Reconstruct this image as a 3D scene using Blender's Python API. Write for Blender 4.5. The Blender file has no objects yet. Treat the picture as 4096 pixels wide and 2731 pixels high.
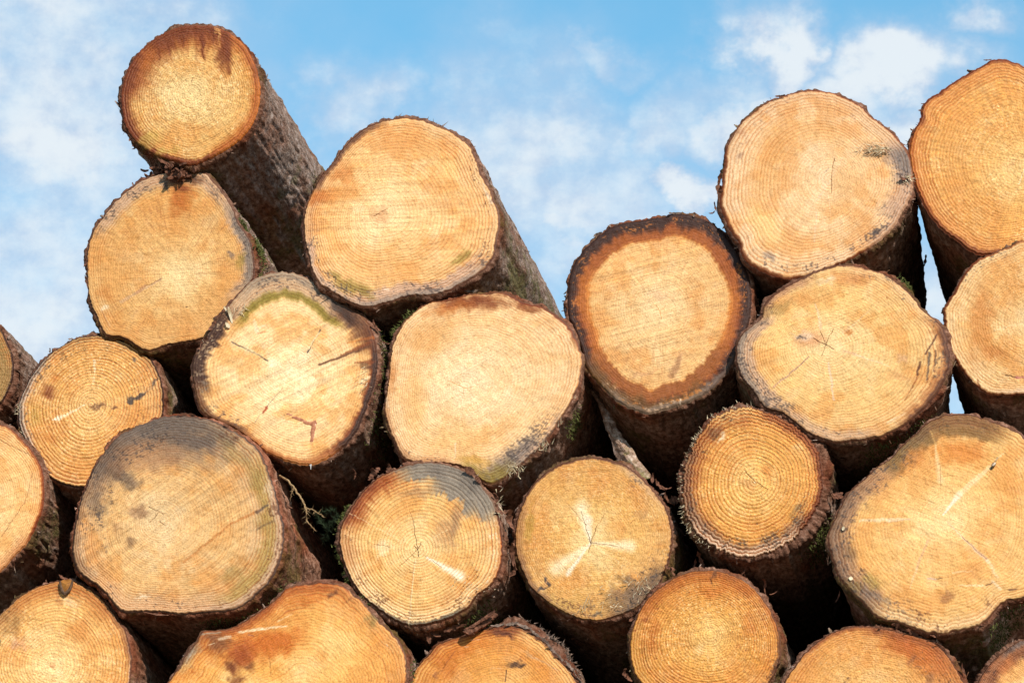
import bpy, math, random
import numpy as np
R_ = math.radians
random.seed(7)
# ------------------------------------------------------------------ camera, sky, sun, exposure
sc = bpy.context.scene
COL = sc.collection
PITCH, HEAD, LENS = R_(18.76), R_(10.0), 135.0
DIST = 8.0
FWD = np.array([-math.sin(HEAD)*math.cos(PITCH), math.cos(HEAD)*math.cos(PITCH), math.sin(PITCH)])
RIGHT = np.array([math.cos(HEAD), math.sin(HEAD), 0.0])
UP = np.cross(RIGHT, FWD)
CAM = np.array([0.0, 0.0, 4.2]) - FWD*DIST          # the camera stands about 1.6 m above the ground
cd = bpy.data.cameras.new('camera'); cam = bpy.data.objects.new('camera', cd); COL.objects.link(cam)
cam.location = CAM; cam.rotation_euler = (math.pi/2+PITCH, 0, HEAD)
cd.lens = LENS; cd.sensor_width = 36; cd.clip_start = 0.1; cd.clip_end = 5000
sc.camera = cam
sc.view_settings.view_transform = 'Standard'; sc.view_settings.look = 'None'
sc.view_settings.exposure = 0.0; sc.view_settings.gamma = 1

SUN_EL, SUN_AZ = R_(32), R_(146)                     # azimuth measured from +Y towards +X
sd = np.array([math.sin(SUN_AZ)*math.cos(SUN_EL), math.cos(SUN_AZ)*math.cos(SUN_EL), math.sin(SUN_EL)])
sl = bpy.data.lights.new('sun', 'SUN'); sl.energy = 5.0; sl.angle = R_(1.2); sl.color = (1.0, 0.95, 0.87)
so = bpy.data.objects.new('sun', sl); COL.objects.link(so)
import mathutils
so.rotation_euler = mathutils.Vector(sd).to_track_quat('Z', 'Y').to_euler(); so.location = (6, -12, 14)

W = bpy.data.worlds.new('World'); sc.world = W; W.use_nodes = True
nt = W.node_tree; nt.nodes.clear()
def wn(kind, **kw):
    n = nt.nodes.new(kind)
    for k, v in kw.items(): setattr(n, k, v)
    return n
def wm(op, a, b=None, c=None, clamp=False):
    n = wn('ShaderNodeMath', operation=op); n.use_clamp = clamp
    for i, v in enumerate((a, b, c)):
        if v is None: continue
        if isinstance(v, (int, float)): n.inputs[i].default_value = v
        else: nt.links.new(v, n.inputs[i])
    return n.outputs[0]
out = wn('ShaderNodeOutputWorld'); bg = wn('ShaderNodeBackground')
sky = wn('ShaderNodeTexSky', sky_type='NISHITA'); sky.sun_disc = False
sky.sun_elevation = SUN_EL; sky.sun_rotation = SUN_AZ; sky.air_density = 1.0; sky.dust_density = 0.3; sky.ozone_density = 2.0
SKY_STRENGTH = 0.14
bg.inputs['Strength'].default_value = SKY_STRENGTH
tc = wn('ShaderNodeTexCoord'); sx = wn('ShaderNodeSeparateXYZ'); nt.links.new(tc.outputs['Generated'], sx.inputs[0])
deg = 180/math.pi
az = wm('MULTIPLY', wm('ARCTAN2', sx.outputs[0], sx.outputs[1]), deg)
el = wm('MULTIPLY', wm('ARCSINE', sx.outputs[2]), deg)
cb = wn('ShaderNodeCombineXYZ'); nt.links.new(az, cb.inputs[0]); nt.links.new(el, cb.inputs[1])
def wnoise(scale, detail, rough, ysc=1.0, off=0.0):
    mp = wn('ShaderNodeMapping'); mp.inputs['Scale'].default_value = (1, ysc, 1); mp.inputs['Location'].default_value = (off, off*.7, off)
    nt.links.new(cb.outputs[0], mp.inputs[0])
    n = wn('ShaderNodeTexNoise'); n.inputs['Scale'].default_value = scale; n.inputs['Detail'].default_value = detail
    n.inputs['Roughness'].default_value = rough; nt.links.new(mp.outputs[0], n.inputs['Vector']); return n
n1 = wnoise(0.75, 9, 0.56, 1.35, 3.1); n2 = wnoise(0.28, 4, 0.5, 1.5, 11.7)
# clouds that stand over the pile: azimuth, elevation, half width, half height (degrees), weight
CLOUDS = [(-17.6, 22.6, 3.4, 2.6, .50), (-17.8, 19.0, 2.2, 2.4, .40), (-9.2, 20.9, 2.2, 1.3, .40), (-5.0, 22.2, 2.0, .9, .42), (-11.5, 20.0, 2.2, .8, .30), (-17.0, 23.4, 2.6, 1.3, .55), (-17.3, 21.6, 1.5, .85, .62), (-17.4, 19.2, 1.6, .8, .42), (-15.4, 20.3, 1.2, 1.0, .25),
          (-9.9, 21.6, 1.7, 1.6, .52), (-8.4, 20.4, 1.3, .8, .40), (-7.2, 22.0, 1.2, .7, .35), (-8.6, 22.9, 1.0, .4, .40),
          (-6.0, 22.95, .75, .85, .80), (-3.9, 22.75, 1.25, .62, .78), (-4.8, 22.3, 1.6, .5, .55), (-5.9, 21.9, 1.0, .45, .60), (-2.3, 23.55, .7, .35, .45),
          (-7.2, 21.1, .7, .3, .65), (-9.4, 20.45, .8, .3, .45), (-3.2, 21.6, 1.8, .6, .45), (-12.5, 22.2, 1.0, .8, .42),
          (-17.5, 17.6, 1.5, .6, .6), (-2.5, 19.0, 1.5, 1.0, .4)]
wv = wnoise(0.55, 5, 0.6, 1.2, 21.3); wsep = wn('ShaderNodeSeparateColor'); nt.links.new(wv.outputs['Color'], wsep.inputs[0])
azw = wm('ADD', az, wm('MULTIPLY', wm('SUBTRACT', wsep.outputs[0], .5), 3.2)); elw = wm('ADD', el, wm('MULTIPLY', wm('SUBTRACT', wsep.outputs[1], .5), 1.7))
wf = wnoise(1.9, 6, 0.6, 1.2, 41.7); wfs = wn('ShaderNodeSeparateColor'); nt.links.new(wf.outputs['Color'], wfs.inputs[0])
azw = wm('ADD', azw, wm('MULTIPLY', wm('SUBTRACT', wfs.outputs[0], .5), .8)); elw = wm('ADD', elw, wm('MULTIPLY', wm('SUBTRACT', wfs.outputs[1], .5), .6))
dens = None
for (ca, ce, ra, re, wt) in CLOUDS:
    dx = wm('DIVIDE', wm('SUBTRACT', azw, ca), ra); dy = wm('DIVIDE', wm('SUBTRACT', elw, ce), re)
    r2 = wm('ADD', wm('MULTIPLY', dx, dx), wm('MULTIPLY', dy, dy))
    g = wm('MULTIPLY', wm('POWER', 2.718, wm('MULTIPLY', r2, -1.0)), wt*1.2)
    dens = g if dens is None else wm('MAXIMUM', dens, g)
puff = wm('ADD', wm('MULTIPLY', wm('SUBTRACT', n1.outputs[0], 0.5), 2.6), wm('MULTIPLY', wm('SUBTRACT', n2.outputs[0], 0.5), 0.7))
haze_low = wm('MULTIPLY', wm('SUBTRACT', 25.6, el), 0.058)
m = wm('ADD', wm('ADD', dens, haze_low), wm('MULTIPLY', puff, wm('ADD', wm('MULTIPLY', dens, 0.46), 0.09)))
mr = wn('ShaderNodeMapRange', interpolation_type='SMOOTHSTEP'); nt.links.new(m, mr.inputs[0])
mr.inputs[1].default_value = -0.04; mr.inputs[2].default_value = 0.98; mr.inputs[3].default_value = 0.04; mr.inputs[4].default_value = 0.95
mx = wn('ShaderNodeMix', data_type='RGBA'); nt.links.new(mr.outputs[0], mx.inputs[0])
tint = wn('ShaderNodeMix', data_type='RGBA', blend_type='MULTIPLY'); tint.inputs[0].default_value = 1
nt.links.new(sky.outputs[0], tint.inputs[6]); tint.inputs[7].default_value = (.78, 1.48, 1.43, 1)
nt.links.new(tint.outputs[2], mx.inputs[6])
cl = wn('ShaderNodeMix', data_type='RGBA'); cl.inputs[6].default_value = (3.9, 4.7, 5.9, 1); cl.inputs[7].default_value = (5.9, 6.35, 6.7, 1)
cs = wn('ShaderNodeMapRange', interpolation_type='SMOOTHSTEP'); nt.links.new(wm('ADD', m, wm('MULTIPLY', wm('SUBTRACT', wfs.outputs[2], .5), 1.6)), cs.inputs[0]); cs.inputs[1].default_value = .25; cs.inputs[2].default_value = 1.1
nt.links.new(cs.outputs[0], cl.inputs[0]); nt.links.new(cl.outputs[2], mx.inputs[7])
nt.links.new(mx.outputs[2], bg.inputs['Color']); nt.links.new(bg.outputs[0], out.inputs[0])

# ------------------------------------------------------------------ helpers
FPX = LENS/36*4096
def rays(px, py):                                    # source-photo pixel -> world direction
    px = np.asarray(px, float); py = np.asarray(py, float)
    return FWD + ((px-2048)/FPX)[..., None]*RIGHT + ((1365.5-py)/FPX)[..., None]*UP
def at(px, py, Y, ta=0.0, tb=0.0, c=None):           # point on the cut plane y = Y + ta*(x-cx) + tb*(z-cz)
    d = rays(px, py)
    cx, cz = (0, 0) if c is None else (c[0], c[2])
    n = np.array([-ta, 1.0, -tb]); k = Y - ta*cx - tb*cz
    s = (k - CAM @ n)/(d @ n)
    return CAM + d*s[..., None]
def lin(c):
    c = np.asarray(c, float)/255.0
    return np.where(c <= .04045, c/12.92, ((c+.055)/1.055)**2.4)
def h32(*a):
    h = np.uint32(2166136261)
    with np.errstate(over='ignore'):
        for v in a:
            h = (h ^ np.asarray(v).astype(np.int64).astype(np.uint32))*np.uint32(16777619)
            h = h ^ (h >> np.uint32(15)); h = h*np.uint32(2246822519)
        h = h ^ (h >> np.uint32(13)); h = h*np.uint32(3266489917); h = h ^ (h >> np.uint32(16))
    return h.astype(np.float64)/4294967296.0
def n2d(x, y, s=0):
    xi, yi = np.floor(x), np.floor(y); fx, fy = x-xi, y-yi
    u, v = fx*fx*(3-2*fx), fy*fy*(3-2*fy)
    a = h32(xi, yi, s)*(1-u) + h32(xi+1, yi, s)*u; b = h32(xi, yi+1, s)*(1-u) + h32(xi+1, yi+1, s)*u
    return a*(1-v)+b*v
def n3d(x, y, z, s=0):
    zi = np.floor(z); f = z-zi; w = f*f*(3-2*f)
    xi, yi = np.floor(x), np.floor(y); fx, fy = x-xi, y-yi
    u, v = fx*fx*(3-2*fx), fy*fy*(3-2*fy)
    r = 0
    for k, ww in ((0, 1-w), (1, w)):
        a = h32(xi, yi, zi+k, s)*(1-u) + h32(xi+1, yi, zi+k, s)*u
        b = h32(xi, yi+1, zi+k, s)*(1-u) + h32(xi+1, yi+1, zi+k, s)*u
        r = r + (a*(1-v)+b*v)*ww
    return r
def fbm(x, y, s=0, o=4, g=.5):
    r, a, t = 0, 1., 0.
    for i in range(o):
        r = r + a*n2d(x, y, s+i*17); t += a; a *= g; x = x*2.03; y = y*2.03
    return r/t
def ss(a, b, x):
    t = np.clip((x-a)/(b-a), 0, 1); return t*t*(3-2*t)

def make_mesh(name, V, faces, mat, parent=None, color=None, smooth=True, loc=None):
    """faces: list of int arrays (M,k)"""
    me = bpy.data.meshes.new(name)
    V = np.asarray(V, float)
    me.vertices.add(len(V)); me.vertices.foreach_set('co', V.astype(np.float32).ravel())
    faces = [np.asarray(f, np.int32) for f in faces if len(f)]
    loops = np.concatenate([f.ravel() for f in faces])
    sizes = np.concatenate([np.full(len(f), f.shape[1], np.int32) for f in faces])
    starts = np.concatenate([[0], np.cumsum(sizes)[:-1]]).astype(np.int32)
    me.loops.add(len(loops)); me.loops.foreach_set('vertex_index', loops)
    me.polygons.add(len(sizes)); me.polygons.foreach_set('loop_start', starts)
    me.polygons.foreach_set('use_smooth', np.full(len(sizes), smooth, bool))
    me.update(calc_edges=True); me.validate()
    if color is not None:
        at_ = me.attributes.new('tone', 'FLOAT_COLOR', 'POINT')
        c = np.ones((len(V), 4), np.float32); c[:, :3] = color
        at_.data.foreach_set('color', c.ravel())
    if isinstance(mat, str): mat = MATS[mat]
    me.materials.append(mat)
    o = bpy.data.objects.new(name, me); COL.objects.link(o)
    if parent is not None: o.parent = parent
    if loc is not None: o.location = loc
    return o
def tag(o, label=None, cat=None, group=None, kind=None):
    if label: o['label'] = label
    if cat: o['category'] = cat
    if group: o['group'] = group
    if kind: o['kind'] = kind
    return o
def empty(name, loc, label, cat, group=None):
    o = bpy.data.objects.new(name, None); COL.objects.link(o); o.location = loc; o.empty_display_size = .1
    return tag(o, label, cat, group)
class MB:                                            # collects tubes, flakes and blades into one mesh
    def __init__(s): s.v = []; s.q = []; s.t = []; s.n = 0
    def add(s, V, q=(), t=()):
        for f in q: s.q.append([i+s.n for i in f])
        for f in t: s.t.append([i+s.n for i in f])
        s.v.append(np.asarray(V, float)); s.n += len(V)
    def tube(s, pts, rad, k=6):
        pts = np.asarray(pts, float); n = len(pts)
        rad = np.broadcast_to(rad, (n,)) if np.ndim(rad) < 1 or len(np.atleast_1d(rad)) == n else np.linspace(rad[0], rad[-1], n)
        V = []
        for i in range(n):
            d = pts[min(i+1, n-1)]-pts[max(i-1, 0)]; d = d/(np.linalg.norm(d)+1e-9)
            a = np.cross(d, [0.31, 0.2, .93]); a /= np.linalg.norm(a)+1e-9; b = np.cross(d, a)
            for j in range(k):
                an = 2*math.pi*j/k; V.append(pts[i]+rad[i]*(a*math.cos(an)+b*math.sin(an)))
        q = [(i*k+j, i*k+(j+1) % k, (i+1)*k+(j+1) % k, (i+1)*k+j) for i in range(n-1) for j in range(k)]
        V += [pts[0], pts[-1]]
        t = [(n*k, (j+1) % k, j) for j in range(k)] + [(n*k+1, (n-1)*k+j, (n-1)*k+(j+1) % k) for j in range(k)]
        s.add(V, q, t)
    def flake(s, c, ax, up, L, Wd, th, curl=.3, jag=.3, nl=6, rnd=random):
        """a thin curved scrap: length along ax, width across, thickness along up"""
        ax = np.asarray(ax, float); ax /= np.linalg.norm(ax); up = np.asarray(up, float)
        sd_ = np.cross(ax, up); sd_ /= np.linalg.norm(sd_)+1e-9; up = np.cross(sd_, ax)
        V = []
        for i in range(nl+1):
            f = i/nl-.5
            w = Wd*(1-abs(2*f)**2.5*.7)*(1+jag*(rnd.random()-.5)*2)
            z = curl*L*(f*f*2-.25)+jag*Wd*.3*(rnd.random()-.5)
            for sgn in (-1, 1):
                p = np.asarray(c)+ax*(f*L)+sd_*(sgn*w*.5)+up*(z+abs(sgn)*curl*Wd*.1)
                V += [p+up*th*.5, p-up*th*.5]
        q = []
        for i in range(nl):
            a, b = i*4, (i+1)*4
            q += [(a, a+2, b+2, b), (a+1, b+1, b+3, a+3), (a, b, b+1, a+1), (a+2, a+3, b+3, b+2)]
        q += [(0, 1, 3, 2), (nl*4, nl*4+2, nl*4+3, nl*4+1)]
        s.add(V, q)
    def blade(s, p, d, w, rnd=random):
        p = np.asarray(p, float); d = np.asarray(d, float); a = np.cross(d, [rnd.random()-.5, rnd.random()-.5, rnd.random()-.5]); a /= np.linalg.norm(a)+1e-9
        b = np.cross(d, a); b /= np.linalg.norm(b)+1e-9
        s.add([p+a*w, p-a*w*.5+b*w*.8, p-a*w*.5-b*w*.8, p+d], t=[(0, 1, 3), (1, 2, 3), (2, 0, 3)])
    def build(s, name, mat, parent=None, smooth=False, origin=None):
        V = np.concatenate(s.v)
        if origin is not None: V = V-np.asarray(origin)
        o = make_mesh(name, V, [np.array(s.q, np.int32).reshape(-1, 4), np.array(s.t, np.int32).reshape(-1, 3)], mat, parent, smooth=smooth,
                      loc=origin if (origin is not None and parent is None) else None)
        return o

# ------------------------------------------------------------------ materials
MATS = {}
def material(name, build, rough=.8, spec=.25):
    m = bpy.data.materials.new(name); m.use_nodes = True; t = m.node_tree; b = t.nodes['Principled BSDF']
    b.inputs['Roughness'].default_value = rough; b.inputs['Specular IOR Level'].default_value = spec
    build(t, b); MATS[name] = m; return m
def nd(t, kind, ins=None, **kw):
    n = t.nodes.new(kind)
    for k, v in kw.items(): setattr(n, k, v)
    for k, v in (ins or {}).items():
        if hasattr(v, 'is_output'): t.links.new(v, n.inputs[k])
        else: n.inputs[k].default_value = v
    return n
def noise(t, vec, scale, det=4, rough=.55):
    return nd(t, 'ShaderNodeTexNoise', {'Vector': vec, 'Scale': scale, 'Detail': det, 'Roughness': rough}).outputs[0]
def ramp(t, fac, stops):
    r = nd(t, 'ShaderNodeValToRGB', {0: fac}); e = r.color_ramp.elements
    while len(e) < len(stops): e.new(.5)
    for q, (p, c) in zip(e, stops): q.position = p; q.color = tuple(c)+((1,) if len(c) == 3 else ())
    return r.outputs[0]
def mixc(t, f, a, b, bt='MIX'):
    n = nd(t, 'ShaderNodeMix', {0: f, 6: a, 7: b}, data_type='RGBA', blend_type=bt); return n.outputs[2]
def mapped(t, scale, coord='Object'):
    tcn = t.nodes.new('ShaderNodeTexCoord'); return nd(t, 'ShaderNodeMapping', {'Vector': tcn.outputs[coord], 'Scale': scale}).outputs[0]
def m_wood(t, b):
    a = nd(t, 'ShaderNodeAttribute', attribute_name='tone')
    v = mapped(t, (1, 1, 1)); n = noise(t, v, 320, 3, .65)
    g = ramp(t, n, [(.25, (.82, .79, .75)), (.5, (1, 1, 1)), (.78, (1.12, 1.13, 1.14))])
    t.links.new(mixc(t, 1.0, a.outputs[0], g, 'MULTIPLY'), b.inputs['Base Color'])
    bp = nd(t, 'ShaderNodeBump', {'Strength': .5, 'Distance': .002, 'Height': noise(t, v, 420, 2, .6)})
    t.links.new(bp.outputs[0], b.inputs['Normal'])
material('cut_wood', m_wood, .62, .3)
def m_bark(t, b):
    info = t.nodes.new('ShaderNodeObjectInfo')
    tcn = t.nodes.new('ShaderNodeTexCoord')
    off = nd(t, 'ShaderNodeVectorMath', {0: tcn.outputs['Object'], 1: nd(t, 'ShaderNodeCombineXYZ', {0: info.outputs['Random'], 1: info.outputs['Random']}).outputs[0]}, operation='ADD').outputs[0]
    v = nd(t, 'ShaderNodeMapping', {'Vector': off, 'Scale': (1, .45, 1)}).outputs[0]
    f1 = noise(t, v, 88, 9, .74); f2 = noise(t, v, 9, 5, .65)
    base = ramp(t, f1, [(.28, (.06, .032, .02)), (.43, (.20, .115, .076)), (.55, (.40, .265, .20)), (.69, (.68, .54, .46))])
    red = ramp(t, f1, [(.32, (.06, .021, .012)), (.5, (.27, .112, .06)), (.7, (.52, .26, .17))])
    c = mixc(t, ramp(t, f2, [(.50, (0, 0, 0)), (.64, (1, 1, 1))]), base, red)
    v2 = nd(t, 'ShaderNodeMapping', {'Vector': off, 'Scale': (1, .6, 1)}).outputs[0]
    ms = nd(t, 'ShaderNodeMath', {0: noise(t, v2, 5.5, 5, .62), 1: nd(t, 'ShaderNodeMath', {0: noise(t, v, 60, 4, .6), 1: .35}, operation='MULTIPLY').outputs[0]}, operation='ADD').outputs[0]
    mm = ramp(t, ms, [(.70, (0, 0, 0)), (.81, (.8, .8, .8))])
    moss = ramp(t, noise(t, v2, 160, 3, .6), [(.35, (.055, .048, .015)), (.65, (.23, .195, .065))])
    c = mixc(t, mm, c, moss)
    at_ = nd(t, 'ShaderNodeAttribute', attribute_name='tone')
    c = mixc(t, 1.0, c, at_.outputs[0], 'MULTIPLY')
    t.links.new(c, b.inputs['Base Color'])
    hh = nd(t, 'ShaderNodeMath', {0: f1, 1: noise(t, v, 240, 3, .6)}, operation='ADD').outputs[0]
    bp = nd(t, 'ShaderNodeBump', {'Strength': .9, 'Distance': .0045, 'Height': hh}); t.links.new(bp.outputs[0], b.inputs['Normal'])
material('bark', m_bark, .9, .12)
def simple(name, c0, c1, scale, rough=.8, spec=.2, sc3=(1, 1, 1)):
    def f(t, b):
        v = mapped(t, sc3); n = noise(t, v, scale, 4, .6)
        t.links.new(ramp(t, n, [(.32, c0), (.68, c1)]), b.inputs['Base Color'])
        bp = nd(t, 'ShaderNodeBump', {'Strength': .5, 'Distance': .002, 'Height': n}); t.links.new(bp.outputs[0], b.inputs['Normal'])
    material(name, f, rough, spec)
simple('bark_scrap', (.045, .017, .009), (.24, .098, .055), 130)
simple('grey_bark', (.06, .04, .03), (.30, .20, .15), 110)
simple('splinter_wood', (.45, .32, .17), (.80, .66, .45), 150, .6)
simple('moss', (.035, .045, .010), (.17, .17, .055), 200, .95, .05)
simple('needles', (.012, .022, .010), (.045, .065, .028), 120, .6)
simple('dry_twig', (.22, .12, .05), (.46, .30, .15), 150)
simple('resin_red', (.30, .08, .03), (.55, .22, .10), 160, .35, .5)
simple('resin_white', (.40, .36, .33), (.68, .63, .58), 260, .35, .5)
simple('knot_wood', (.50, .36, .24), (.72, .56, .40), 130, .6)
simple('rust_knot', (.20, .07, .015), (.42, .17, .035), 110, .6)
simple('knot_bark', (.04, .022, .012), (.17, .09, .05), 150)
simple('pink_wood', (.34, .20, .14), (.55, .36, .28), 90)
def m_ground(t, b):
    v = mapped(t, (1, 1, 1)); n = noise(t, v, 3, 8, .65); g = noise(t, v, .7, 5, .6)
    soil = ramp(t, n, [(.3, (.06, .048, .036)), (.7, (.19, .16, .125))]); gr = ramp(t, n, [(.3, (.025, .04, .010)), (.7, (.10, .12, .035))])
    t.links.new(mixc(t, ramp(t, g, [(.56, (0, 0, 0)), (.66, (1, 1, 1))]), soil, gr), b.inputs['Base Color'])
    bp = nd(t, 'ShaderNodeBump', {'Strength': .8, 'Distance': .05, 'Height': n}); t.links.new(bp.outputs[0], b.inputs['Normal'])
material('earth', m_ground, .95, .1)

# ------------------------------------------------------------------ ground: one sheet to the horizon, rising to an unseen bank under the pile, added to block light from below
def build_ground():
    xs = np.concatenate([[-3000, -800, -200, -60, -20], np.linspace(-8, 8, 65), [20, 60, 200, 800, 3000]])
    ys = np.concatenate([[-3000, -800, -200, -60, -20], np.linspace(-12, 10, 89), [20, 60, 200, 800, 3000]])
    X, Y = np.meshgrid(xs, ys)
    bank = 3.22*ss(-3.2, -.75, Y)*(1-ss(5.5, 9.5, Y))*(1-ss(4, 7.5, np.abs(X)))
    Z = bank + (fbm(X*.9, Y*.9, 5, 4)-.5)*.22*np.where((np.abs(X) < 9) & (np.abs(Y) < 13), 1, 0)
    V = np.stack([X, Y, Z], -1).reshape(-1, 3); nx, ny = len(xs), len(ys)
    i, j = np.meshgrid(np.arange(nx-1), np.arange(ny-1)); a = (j*nx+i).ravel()
    tag(make_mesh('ground', V, [np.stack([a, a+1, a+nx+1, a+nx], 1)], 'earth'), kind='structure')
build_ground()

# ------------------------------------------------------------------ log data, measured from the photograph
PALE, TAN, ORANGE, DEEP, RUST, DARK = (247, 214, 156), (236, 190, 124), (218, 152, 78), (190, 108, 38), (122, 57, 18), (62, 36, 22)
GREY, CHAR, GREEN, PINKG, WHITE, UMBER = (140, 126, 114), (66, 58, 56), (138, 120, 44), (206, 170, 138), (252, 236, 208), (92, 54, 30)
LOGS = {}
def log(key, win, pts, pith, dep, label, **kw):
    x0, y0, s = win
    cv = lambda p: (x0+p[0]/s, y0+p[1]/s)
    LOGS[key] = dict(pts=np.array([cv(p) for p in pts]), pith=np.array(cv(pith)), dep=dep, label=label, win=win, cfg=kw)
ZA = (400, 50, 2.351); ZB = (300, 600, 1.845); ZC = (1150, 400, 1.742); ZD = (700, 1050, 1.742); ZK = (0, 1250, 2.614)
ZL = (200, 1600, 1.7425); ZE = (1450, 1100, 1.742); ZF = (2200, 800, 1.742); ZG = (2800, 300, 1.845); ZH = (2900, 1000, 1.845)
ZI = (3500, 200, 1.0453); ZM = (1300, 1750, 1.8444); ZN = (2000, 1750, 1.8444); ZO = (2650, 1550, 1.96); ZP = (3200, 1600, 1.568)
ZR = (0, 2200, 2.352); ZS = (600, 2200, 2.138); ZT = (1500, 2300, 2.352); ZQ = (2400, 2200, 2.613); ZU = (3000, 2300, 2.146); Z1 = (0, 0, 1)

# marks: rim = (deg from, deg to, depth px, colour, strength, streak, sharpness); angles anticlockwise from the right as seen
#        blob = (x, y, rx, ry, turn, colour, strength); seg = (x0, y0, x1, y1, w0, w1, colour, strength); speck = (from, to, depth0, depth1, amount, colour)
log('A', ZA, [(840,115),(960,118),(1080,130),(1230,200),(1350,300),(1430,430),(1490,600),(1505,740),(1490,880),(1440,1030),(1350,1160),(1230,1260),(1080,1350),(940,1415),(820,1435),(680,1395),(540,1350),(420,1280),(310,1190),(240,1080),(200,930),(190,780),(210,660),(250,540),(320,420),(420,310),(560,210),(700,145)],
    (865,760), -.05, 'round orange log perched alone on top of the left end, rust streaks along its rim',
    lean=(.0,0.0), N=31, rc=.55, spark=1.0, tone=(PALE, TAN, (226,168,92)), tilt=(.02,-.05),
    rim=[(0,360,22,RUST,.75,.5,.3),(50,185,120,(150,78,30),.82,.45,.0),(60,175,56,RUST,.9,.7,.1),(150,232,56,RUST,.8,.4,.0),(290,375,44,DEEP,.8,.4,.0),(20,60,60,DEEP,.6,.6,.0)],
    blob=[(1170,370,60,190,.12,RUST,.75),(975,290,28,120,0,RUST,.7),(430,440,60,130,.5,DEEP,.6),(640,300,120,60,.3,RUST,.6),(780,250,40,70,0,RUST,.4),(1110,230,10,110,0,TAN,.7),(440,1210,150,70,-.5,(206,178,92),.55),(600,1320,120,40,-.4,(196,172,86),.5),(1190,560,60,90,.2,ORANGE,.5)],
    seg=[(865,620,855,670,9,5,UMBER,.5),(955,150,970,420,44,26,RUST,.75),(1170,190,1215,560,90,60,RUST,.6),(790,140,785,330,36,20,RUST,.6),(640,230,655,400,60,30,RUST,.5),(540,280,560,440,50,30,RUST,.5),(1060,170,1070,300,22,12,RUST,.6),(1128,170,1130,330,12,8,(226,160,96),.6)])
log('B', ZB, [(700,150),(860,145),(960,165),(1030,235),(1100,320),(1160,420),(1200,520),(1250,600),(1300,690),(1320,800),(1325,920),(1290,990),(1200,1080),(1120,1170),(1060,1270),(1010,1350),(930,1395),(800,1420),(680,1440),(560,1480),(500,1475),(430,1430),(330,1380),(215,1360),(160,1250),(110,1130),(90,1000),(80,850),(85,740),(105,650),(150,560),(230,450),(320,350),(430,255),(550,190)],
    (740,915), .03, 'egg-shaped log under the topmost left log, orange patch at its tip, pale peg at right',
    N=38, rc=.32, micro=.8, tone=(PALE, (230,178,110), (228,178,112)),
    rim=[(60,150,62,PINKG,.75,.3,.3),(-25,60,50,PINKG,.7,.4,.4),(-10,50,36,GREY,.75,.6,.4),(0,360,8,UMBER,.7,.5,.3)],
    speck=[(60,150,4,62,.55,CHAR),(-15,60,2,45,.6,CHAR)],
    blob=[(790,370,80,130,0,DEEP,.85),(790,280,60,40,0,RUST,.7),(680,265,14,40,0,CHAR,.7),(790,215,150,40,0,UMBER,.8),(860,440,60,110,-.4,ORANGE,.55),(740,600,90,160,0,ORANGE,.3),(1160,770,26,22,0,(140,118,100),.8),(230,1060,70,60,0,DEEP,.35),(1230,820,30,70,.3,(150,130,56),.6),(300,900,130,260,.1,ORANGE,.35),(1120,1000,100,200,.2,ORANGE,.35),(800,1250,260,80,-.3,(214,156,90),.4)],
    seg=[(640,950,340,1120,14,30,PINKG,.55),(520,1000,460,1050,20,26,(190,140,100),.6),(230,1160,200,1175,28,18,WHITE,.7),(640,950,510,1010,4,4,UMBER,.5),(560,560,560,540,3,3,UMBER,.3),(1130,790,930,850,4,3,UMBER,.3),(180,1150,260,1310,5,4,PINKG,.6),(815,1160,832,1158,7,4,CHAR,.8)])
log('C', ZC, [(820,118),(940,135),(1060,180),(1160,225),(1250,295),(1310,390),(1350,510),(1420,640),(1470,770),(1475,870),(1455,1000),(1440,1080),(1390,1160),(1290,1240),(1180,1300),(1090,1345),(980,1365),(880,1360),(780,1385),(660,1425),(550,1445),(460,1430),(370,1380),(290,1330),(210,1270),(165,1190),(140,1080),(115,960),(105,830),(130,730),(180,620),(240,510),(320,430),(370,350),(440,270),(540,190),(660,140)],
    (650,790), .01, 'broad pale log right of the topmost one, orange streak on its left, grey lower rim',
    lean=(.012,0), taper=.0, N=34, rc=.5, micro=.4, grain=(-.04,.5), tone=(PALE, TAN, (232,186,122)),
    rim=[(150,215,50,(206,160,110),.5,.3,.3),(90,160,26,UMBER,.7,.5,.2),(200,262,34,PINKG,.75,.4,.3),(255,335,62,PINKG,.85,.3,.6),(255,330,30,GREY,.5,.6,.3),(-20,70,45,(226,184,130),.5,.3,.2),(0,360,8,UMBER,.75,.5,.3)],
    speck=[(195,345,2,70,.65,CHAR),(-30,60,2,60,.35,UMBER)],
    blob=[(230,680,130,55,-.1,DEEP,.8),(370,660,170,60,-.1,ORANGE,.6),(380,520,90,60,-.5,DEEP,.5),(720,330,180,60,.1,(214,152,84),.6),(960,320,160,70,.3,ORANGE,.45),(640,800,80,60,0,(206,150,100),.5),(470,1310,130,50,.3,GREEN,.65),(1210,1100,90,28,-.6,GREEN,.6),(620,1150,260,110,.1,ORANGE,.35),(1130,480,60,100,-.4,(246,204,126),.5),(1050,720,330,30,0,(222,166,106),.4),(320,1230,60,30,.7,GREEN,.5)],
    seg=[(600,810,700,755,5,3,UMBER,.6),(960,1020,1180,950,4,3,UMBER,.35),(1360,590,1420,720,10,14,WHITE,.6),(700,1320,680,1322,10,8,WHITE,.8)])
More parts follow.
